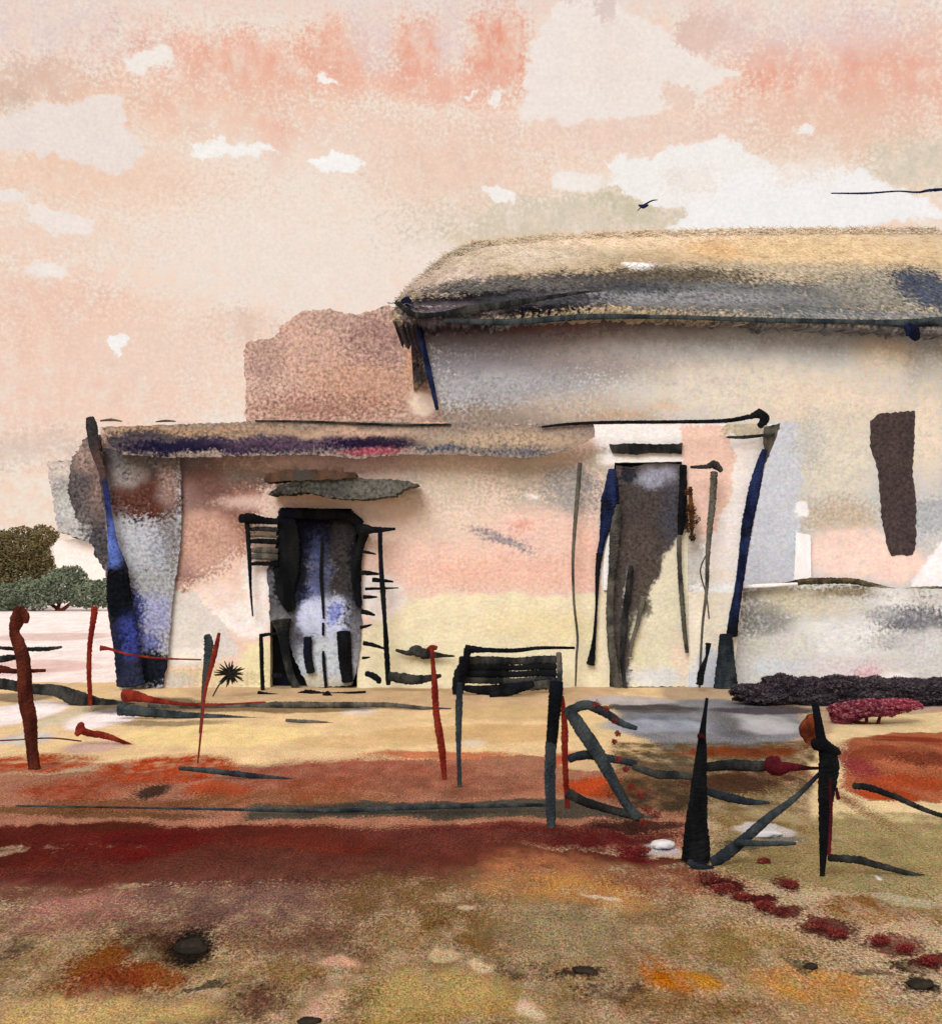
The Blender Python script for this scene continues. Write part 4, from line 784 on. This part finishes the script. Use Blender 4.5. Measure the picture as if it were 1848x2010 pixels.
# ---------------------------------------------------------------- plants
def leafmat(name, a, b, c):
    m, g = new_mat(name); gp = g.n('ShaderNodeNewGeometry')
    n1 = g.noise(gp.outputs['Position'], 2.2, 3); n2 = g.noise(gp.outputs['Position'], 25, 2)
    col = g.mix(g.ramp(n1, .4, .6, 0, 1), rgb(a), rgb(b)); col = g.mix(g.ramp(n2, .45, .7, 0, 1), col, rgb(c))
    finish(g, col, .9); return m
L_ol = leafmat('olive leaves', (112, 102, 70), (98, 94, 66), (128, 116, 84))
L_gr = leafmat('grey green leaves', (112, 128, 106), (94, 108, 90), (138, 142, 122))
L_dk = leafmat('dark bramble leaves', (66, 60, 66), (52, 46, 54), (92, 86, 90))
L_mg = leafmat('magenta flowers', (140, 50, 68), (112, 42, 58), (176, 116, 122))
L_rd = leafmat('dark red leaves', (108, 40, 38), (88, 40, 38), (130, 66, 56))
L_bk = leafmat('blackish leaves', (36, 36, 32), (52, 52, 44), (30, 30, 34))
random.seed(5)
def bush(name, clumps, Y, base_py, mat, label, cat, n, size, stems=3, group=None):
    cx = sum(c[0] for c in clumps) / len(clumps); b = at(cx, base_py, Y)
    t = thing(name, (b.x, b.y, 0), label, cat, group); m = MB()
    for (x, y, rx, ry) in clumps:
        p = at(x, y, Y); m.leaves(tuple(p), (rx * Y / F, rx * Y / F * .7, ry * Y / F), int(n * rx * ry / 900), size, .3)
    m.build('crown', mat, t)
    m = MB()
    for i in range(stems):
        c = clumps[i % len(clumps)]; p = at(c[0], c[1], Y)
        m.tube([(b.x + (i - 1) * .1, b.y, -.03), ((b.x + p.x) / 2, b.y, p.z * .5), tuple(p)], [.05 * Y / 30, .035 * Y / 30, .012 * Y / 30])
    m.build('stem', M['brown'], t); return t
bush('olive_bush', [(-20, 1095, 60, 60), (40, 1080, 50, 44), (85, 1055, 28, 24), (30, 1140, 60, 50), (75, 1110, 34, 40), (-30, 1160, 60, 40)], 39, 1195, L_ol, 'brownish olive round bush on the field at the left edge', 'bush', 1500, .05)
bush('green_bush', [(120, 1150, 44, 34), (165, 1165, 38, 30), (70, 1165, 50, 30), (200, 1165, 24, 30), (10, 1170, 50, 26), (140, 1130, 30, 20)], 38, 1197, L_gr, 'low grey green bush in front of the far cottage', 'bush', 1600, .048)
bush('bramble_hedge', [(1480, 1356, 50, 14), (1530, 1348, 40, 24), (1590, 1362, 44, 32), (1650, 1350, 54, 24), (1715, 1346, 44, 18), (1780, 1352, 54, 22), (1840, 1352, 54, 22), (1500, 1368, 60, 16), (1600, 1372, 60, 14), (1700, 1368, 60, 18), (1800, 1368, 60, 18), (1900, 1368, 60, 18), (1900, 1352, 60, 16)], 14.2, 1384, L_dk, 'low dark purple grey bramble hedge at the foot of the garden wall', 'hedge', 7000, .017, stems=6)
bush('magenta_flower_clump', [(1660, 1398, 34, 20), (1700, 1390, 44, 18), (1760, 1384, 50, 12), (1650, 1414, 20, 12), (1730, 1396, 40, 10)], 12.6, 1420, L_mg, 'magenta flowering plants growing in front of the bramble hedge', 'flowers', 6500, .014, stems=4)
def tuft(name, x, y, r, mat, label, cat='plant', n=160, group=None, h=None):
    Y = gy(y + r * .5); p = at(x, y, Y); m = MB(); q = r * Y / F
    m.leaves((p.x, p.y, max(p.z, q * .4)), (q, q * .8, (h or r) * Y / F * .8), n * 5, max(q * .08, .007), .1)
    off = Vector((p.x, p.y, 0)); m.v = [Vector(v) - off for v in m.v]
    o = m.build(name, mat); o.location = off; return tag(o, label, cat, group)
# spiky plant left of the trestle
m = MB(); cpt = at(452, 1322, 15.0)
for i in range(46):
    an = random.uniform(0, 2 * math.pi); L = random.uniform(.08, .2)
    m.tube([tuple(cpt + Vector((0, random.uniform(-.03, .03), 0))), (cpt.x + math.cos(an) * L, cpt.y + random.uniform(-.08, .08), cpt.z + math.sin(an) * L * .8)], [.02, .004], n=5)
m.tube([tuple(cpt), (cpt.x - .12, cpt.y, cpt.z - .12), (cpt.x - .2, cpt.y, 0)], [.02, .01, .008], n=5)
tag(m.build('thistle', L_bk), 'spiky black thistle growing left of the trestle frame', 'plant')
# dark red creeping plants, lower right
trail = [(1390, 1722, 26), (1420, 1745, 26), (1455, 1760, 20), (1500, 1778, 22), (1535, 1790, 22), (1550, 1735, 18), (1498, 1690, 13), (1605, 1815, 26), (1640, 1832, 22), (1725, 1845, 22), (1775, 1862, 20), (1825, 1885, 22), (1260, 1668, 18)]
rl_ = ['just right of the tapered gate post foot', 'second along the trail from the tapered gate post', 'third along the trail from the tapered gate post', 'in the middle of the dark red trail', 'just below the tall narrow plant', 'tall and narrow, above the trail', 'smallest, below the gate brace', 'largest, lower half of the trail', 'lower half of the trail, beside the largest', 'fifth from the right picture edge along the trail', 'second from the right picture edge', 'rightmost, at the picture edge', 'crimson, beside the pale stone left of the gate post']
rl_[9] = 'third from the right picture edge'
for (x, y, r), l in zip(trail, rl_):
    tuft('red_creeper', x, y, r, L_rd, 'dark red creeping plant, ' + l, 'plant', n=70, group='dark red creeping plants in the foreground', h=r * .5)
# stones
def stone(x, y, rx, ry, mat, label, seed, group):
    Y = gy(y + ry * .6); p = at(x, y, Y); m = MB(); q = Y / F
    m.rock((0, 0, ry * q * .5), rx * q, rx * q * .8, ry * q, seed)
    o = m.build('field_stone', mat, smooth=True); o.location = (p.x, p.y, 0); return tag(o, label, 'stone', group)
stone(378, 1858, 30, 15, M['stone'], 'dark round stone in the left foreground', 1, 'stones in the foreground')
stone(1806, 1932, 26, 10, M['stone'], 'dark stone near the lower right corner', 2, 'stones in the foreground')
stone(1145, 1905, 22, 7, M['stone'], 'small flat dark stone left of the ochre patch', 3, 'stones in the foreground')
stone(606, 2004, 22, 8, M['stone'], 'black stone at the bottom edge', 4, 'stones in the foreground')
stone(1302, 1657, 24, 9, M['bone'], 'pale stone left of the tapered gate post foot', 5, 'stones in the foreground')
stone(1500, 1636, 34, 6, M['bone'], 'long pale stone behind the slanting brace', 6, 'stones in the foreground')
stone(1590, 1896, 13, 7, M['stone'], 'tiny grey stone right of the ochre patch', 7, 'stones in the foreground')

# ---------------------------------------------------------------- fences and gate
Yp = gy(1512)
fp = thing('thick_fence_post', at(70, 1512, Yp), 'thick dark red brown fence post at the left edge', 'fence post', 'fence posts')
S('post', M['brown'], [(36, 1190, 12), (34, 1215, 30), (28, 1240, 20), (36, 1262, 26), (46, 1300, 28), (50, 1370, 30), (58, 1410, 30), (62, 1460, 24), (68, 1512, 24)], Yp, fp, jit=.26)
S('spur', M['brown'], [(38, 1192, 16), (50, 1210, 18), (50, 1224, 8)], Yp - .03, fp, jit=.2)
rf = thing('rail_fence', at(-30, 1470, Yp), 'weathered rails running left from the thick dark red fence post', 'fence')
S('rail', M['ink2'], [(-60, 1270, 8), (0, 1272, 7), (40, 1274, 8), (90, 1274, 9), (122, 1270, 4)], Yp + .05, rf, jit=.34)
S('rail', M['ink2'], [(-60, 1300, 14), (0, 1294, 15), (35, 1290, 10), (60, 1296, 6)], Yp + .05, rf, jit=.34)
S('rail', M['brown'], [(-60, 1322, 14), (0, 1314, 16), (30, 1318, 10), (90, 1316, 6)], Yp + .05, rf, jit=.34)
S('wire', M['rust'], [(-60, 1457, 3), (40, 1452, 3), (100, 1449, 3), (160, 1455, 3)], Yp + .05, rf, jit=.2)
def post(name, mat, pts, label, grp='red stakes', jit=.22, group_cat='stake', Y=None, tilt=0):
    Y = Y or gy(pts[-1][1]); return single(name, mat, pts[::-1], Y, label, group_cat, grp, jit=jit)
post('red_stake', M['rust'], [(186, 1190, 14), (184, 1210, 13), (178, 1250, 10), (175, 1290, 10), (175, 1330, 10), (178, 1385, 8)], 'thin curved rust red stake beside the blue corner buttress')
post('red_stake', M['rust'], [(430, 1242, 6), (422, 1280, 11), (412, 1320, 8), (402, 1360, 7), (396, 1420, 5), (388, 1500, 3)], 'leaning red stake crossing the grey stake before the farmhouse')
post('grey_stake', M['slate'], [(406, 1245, 12), (410, 1265, 20), (406, 1300, 14), (400, 1345, 8), (396, 1400, 5), (392, 1440, 4)], 'short grey stake beside the leaning red stake', 'grey stakes')
post('red_stake', M['rust'], [(847, 1268, 8), (850, 1310, 9), (853, 1350, 13), (856, 1400, 13), (862, 1440, 16), (868, 1480, 14), (872, 1530, 9)], 'straight red stake left of the bench')
S_ = single('red_stake', M['rust'], [(858, 1273, 9), (847, 1270, 9), (836, 1276, 4)], gy(1530), 'small hooked red twig across the top of the stake left of the bench', 'twig', jit=.2); S_.name = 'red_twig'
post('grey_stake', M['slate'], [(902, 1340, 10), (901, 1380, 14), (900, 1430, 12), (900, 1480, 9), (902, 1545, 9)], 'grey stake standing in front of the bench left leg', 'grey stakes')
post('red_stake', M['rust'], [(1103, 1366, 6), (1106, 1400, 11), (1108, 1440, 14), (1108, 1480, 12), (1110, 1530, 12), (1114, 1590, 9)], 'red stake tied against the black left gate post')
single('red_wire', M['rust'], [(196, 1272, 12), (215, 1274, 6), (250, 1284, 4), (310, 1292, 4), (395, 1295, 3)], 13.2, 'short red wire stretched across the blue buttress', 'wire', jit=.2)
single('red_wire', M['rust'], [(238, 1366, 26), (262, 1366, 24), (300, 1374, 12), (360, 1382, 7), (430, 1383, 4), (520, 1378, 3)], 13.4, 'red wire with thick knotted end at the buttress foot', 'wire', jit=.25)
single('grey_log', M['ink2'], [(-60, 1340, 16), (0, 1342, 22), (60, 1352, 20), (110, 1356, 24), (150, 1372, 34), (190, 1388, 40), (225, 1392, 36), (280, 1396, 24)], 14.2, 'dark rotten log lying on the ground before the buttress', 'log', jit=.34)
single('edging_pole', M['slate'], [(230, 1392, 26), (330, 1402, 16), (430, 1408, 12), (500, 1412, 8), (560, 1414, 5)], 13.0, 'grey edging pole lying from the rotten log to the left door', 'pole', jit=.3)
single('edging_pole', M['grey'], [(290, 1384, 16), (440, 1388, 14), (560, 1384, 14), (650, 1384, 12), (760, 1384, 10), (830, 1390, 7), (885, 1392, 4)], 13.8, 'thin brown grey pole lying along the yard to the bench', 'pole', jit=.3)
single('garden_hose', M['grey'], [(560, 1414, 6), (620, 1418, 8), (680, 1426, 6), (740, 1436, 4), (830, 1448, 3)], 12.6, 'thin dark hose trailing over the yellow sand', 'hose', jit=.3)
single('red_branch', M['rust'], [(162, 1418, 8), (158, 1430, 20), (170, 1438, 14), (205, 1444, 14), (235, 1454, 9), (262, 1466, 9), (300, 1476, 12), (380, 1480, 8), (440, 1484, 7), (520, 1488, 12), (600, 1488, 10), (700, 1476, 6)], 11.2, 'long red branch lying on the sand edge', 'branch', jit=.3)
single('red_branch', M['rust'], [(148, 1443, 10), (160, 1434, 14), (176, 1436, 6)], 11.1, 'forked stub of the long red branch', 'branch', jit=.25)
single('grey_pole', M['slate'], [(350, 1508, 7), (400, 1512, 11), (470, 1520, 12), (540, 1528, 9), (640, 1538, 5)], gy(1530), 'grey pole lying on the orange earth', 'pole', jit=.28)
single('grey_pole', M['slate'], [(30, 1582, 3), (400, 1588, 5), (640, 1592, 8), (850, 1584, 10), (1085, 1580, 6)], gy(1600), 'long grey pole lying along the edge of the red bank', 'pole', jit=.3)

# black left gate post + Z shaped hurdle
YG = gy(1625)
bp = thing('black_gate_post', at(1080, 1625, YG), 'straight black gate post left of the zigzag hurdle', 'gate post')
S('post', M['ink'], [(1092, 1336, 26), (1090, 1365, 28), (1086, 1410, 24), (1082, 1460, 22)], YG, bp, jit=.14)
S('post_foot', M['slate'], [(1081, 1455, 22), (1079, 1520, 22), (1080, 1580, 20), (1082, 1640, 14)], YG, bp, jit=.16)
hd = thing('zigzag_hurdle', at(1200, 1610, YG - .1), 'grey zigzag hurdle panel between the black and tapered posts', 'gate')
S('brace', M['slate'], [(1112, 1388, 22), (1140, 1430, 28), (1172, 1478, 28), (1200, 1528, 22), (1230, 1580, 18), (1252, 1606, 22)], YG - .1, hd, jit=.16)
S('rail', M['slate'], [(1116, 1396, 18), (1150, 1384, 20), (1185, 1398, 18), (1220, 1420, 14), (1250, 1430, 8)], YG - .08, hd, jit=.22)
S('rail', M['slate'], [(1114, 1490, 16), (1150, 1482, 18), (1200, 1490, 16), (1250, 1500, 12)], YG - .06, hd, jit=.28)
S('rail', M['ink2'], [(1240, 1505, 10), (1290, 1520, 18), (1330, 1522, 16), (1372, 1528, 10)], YG - .2, hd, jit=.3)
S('rail', M['ink2'], [(1112, 1556, 22), (1150, 1575, 18), (1200, 1590, 16), (1262, 1606, 18)], YG - .1, hd, jit=.24)
m = MB()
random.seed(12)
vp = [(1170, 1384, 9), (1190, 1392, 6), (1205, 1415, 6), (1212, 1440, 6), (1205, 1456, 5), (1214, 1490, 7), (1228, 1510, 6), (1238, 1545, 8), (1256, 1560, 8), (1270, 1590, 9), (1286, 1600, 9), (1262, 1615, 8)]
for (x, y, r) in vp:
    p = at(x, y, YG - .25); m.leaves(tuple(p), (r * YG / F, .03, r * YG / F), 130, .006, .05)
tag(m.build('red_vine', L_rd), 'sparse red vine climbing over the zigzag hurdle', 'vine')
# tapered central post
YT = gy(1695)
tpst = thing('tapered_gate_post', at(1368, 1695, YT), 'tall black post that widens to a thick foot, in the middle of the gate', 'gate post')
S('post', M['ink'], [(1387, 1370, 6), (1383, 1400, 8), (1378, 1440, 14), (1376, 1480, 22), (1372, 1530, 30), (1370, 1570, 36), (1366, 1620, 46), (1366, 1660, 54), (1364, 1694, 56)], YT, tpst, jit=.1, n=12)
S('tie', M['oxblood'], [(1368, 1444, 10), (1378, 1446, 8), (1384, 1452, 4)], YT - .05, tpst, jit=.2)
S('wedge', M['slate'], [(1350, 1690, 12), (1368, 1702, 14), (1400, 1704, 10)], YT - .12, tpst, jit=.25)
# right bay of the gate
gt = thing('broken_gate', at(1500, 1690, YT), 'broken gate of loose dark rails between tapered post and right post', 'gate')
S('rail', M['ink2'], [(1374, 1508, 16), (1430, 1502, 22), (1480, 1504, 22), (1520, 1504, 18)], YT + .05, gt, jit=.18)
tag(S('rail', M['oxblood'], [(1500, 1498, 20), (1516, 1502, 40), (1530, 1508, 30), (1550, 1506, 18), (1590, 1508, 7), (1622, 1508, 5)], YT, gt, jit=.2), 'dark red rail end')
S('rail', M['slate'], [(1372, 1550, 14), (1430, 1566, 18), (1470, 1574, 14), (1510, 1576, 5)], YT + .05, gt, jit=.22)
S('brace', M['slate'], [(1616, 1510, 7), (1560, 1566, 12), (1510, 1604, 18), (1460, 1648, 22), (1420, 1680, 26), (1395, 1694, 18)], YT - .05, gt, jit=.16)
S('rail', M['slate'], [(1440, 1654, 14), (1490, 1656, 12), (1530, 1656, 10), (1562, 1656, 6)], YT - .1, gt, jit=.24)
# right post
YQ = gy(1720)
qp = thing('right_gate_post', at(1612, 1720, YQ), 'crooked black gate post with a knot, at the right of the gate', 'gate post')
S('post', M['ink'], [(1598, 1378, 14), (1604, 1410, 16), (1611, 1450, 20), (1622, 1475, 34), (1626, 1500, 42), (1624, 1530, 38), (1620, 1570, 30), (1618, 1620, 24), (1616, 1660, 18), (1614, 1700, 12), (1612, 1740, 6)], YQ, qp, jit=.13)
S('knot', M['ink'], [(1592, 1464, 20), (1606, 1462, 26), (1640, 1476, 18), (1646, 1482, 6)], YQ - .02, qp, jit=.2)
S('lashing', M['oxblood'], [(1628, 1530, 6), (1630, 1600, 7), (1626, 1680, 7)], YQ - .06, qp, jit=.3)
m = MB(); m.slab([(1572, 1430), (1588, 1406), (1600, 1404), (1608, 1448), (1590, 1464), (1576, 1450)], YQ + .08, .06, jit=1.4, step=4)
rag = m.build('hanging_rag', mm); tag(rag, 'small orange brown rag hung behind the right gate post', 'rag')
wf = thing('wire_fence', at(1740, 1700, YQ), 'two dark sagging rails running right from the crooked gate post', 'fence')
S('rail', M['ink2'], [(1624, 1684, 14), (1680, 1688, 16), (1720, 1698, 14), (1780, 1714, 10), (1848, 1730, 8), (1960, 1760, 8)], YQ, wf, jit=.22)
S('rail', M['ink2'], [(1672, 1542, 12), (1710, 1548, 14), (1760, 1566, 12), (1810, 1588, 10), (1860, 1606, 8), (1960, 1640, 8)], YQ + .4, wf, jit=.26)
tag(S('rail', M['oxblood'], [(1640, 1546, 6), (1645, 1570, 8)], YQ, wf, jit=.2), 'short dark red peg')

# sky line: cable and bird
single('overhead_cable', M['navy'], [(1630, 379, 2.4), (1700, 379, 4), (1760, 375, 3), (1800, 377, 4), (1840, 372, 6), (1990, 366, 4)], 30, 'thin blue broken cable in the sky above the thatched house', 'cable', jit=.35)
bd = MB(); bd.stroke([(1252, 402, 2), (1262, 405, 9), (1272, 402, 3)], 30, jit=.15); bd.stroke([(1262, 403, 4), (1278, 394, 3), (1290, 392, 1.5)], 30, jit=.1); bd.stroke([(1260, 404, 3), (1254, 410, 2), (1250, 414, 1)], 30, jit=.1)
tag(bd.build('small_bird', M['navy']), 'tiny dark blue bird flying above the thatched roof', 'bird')
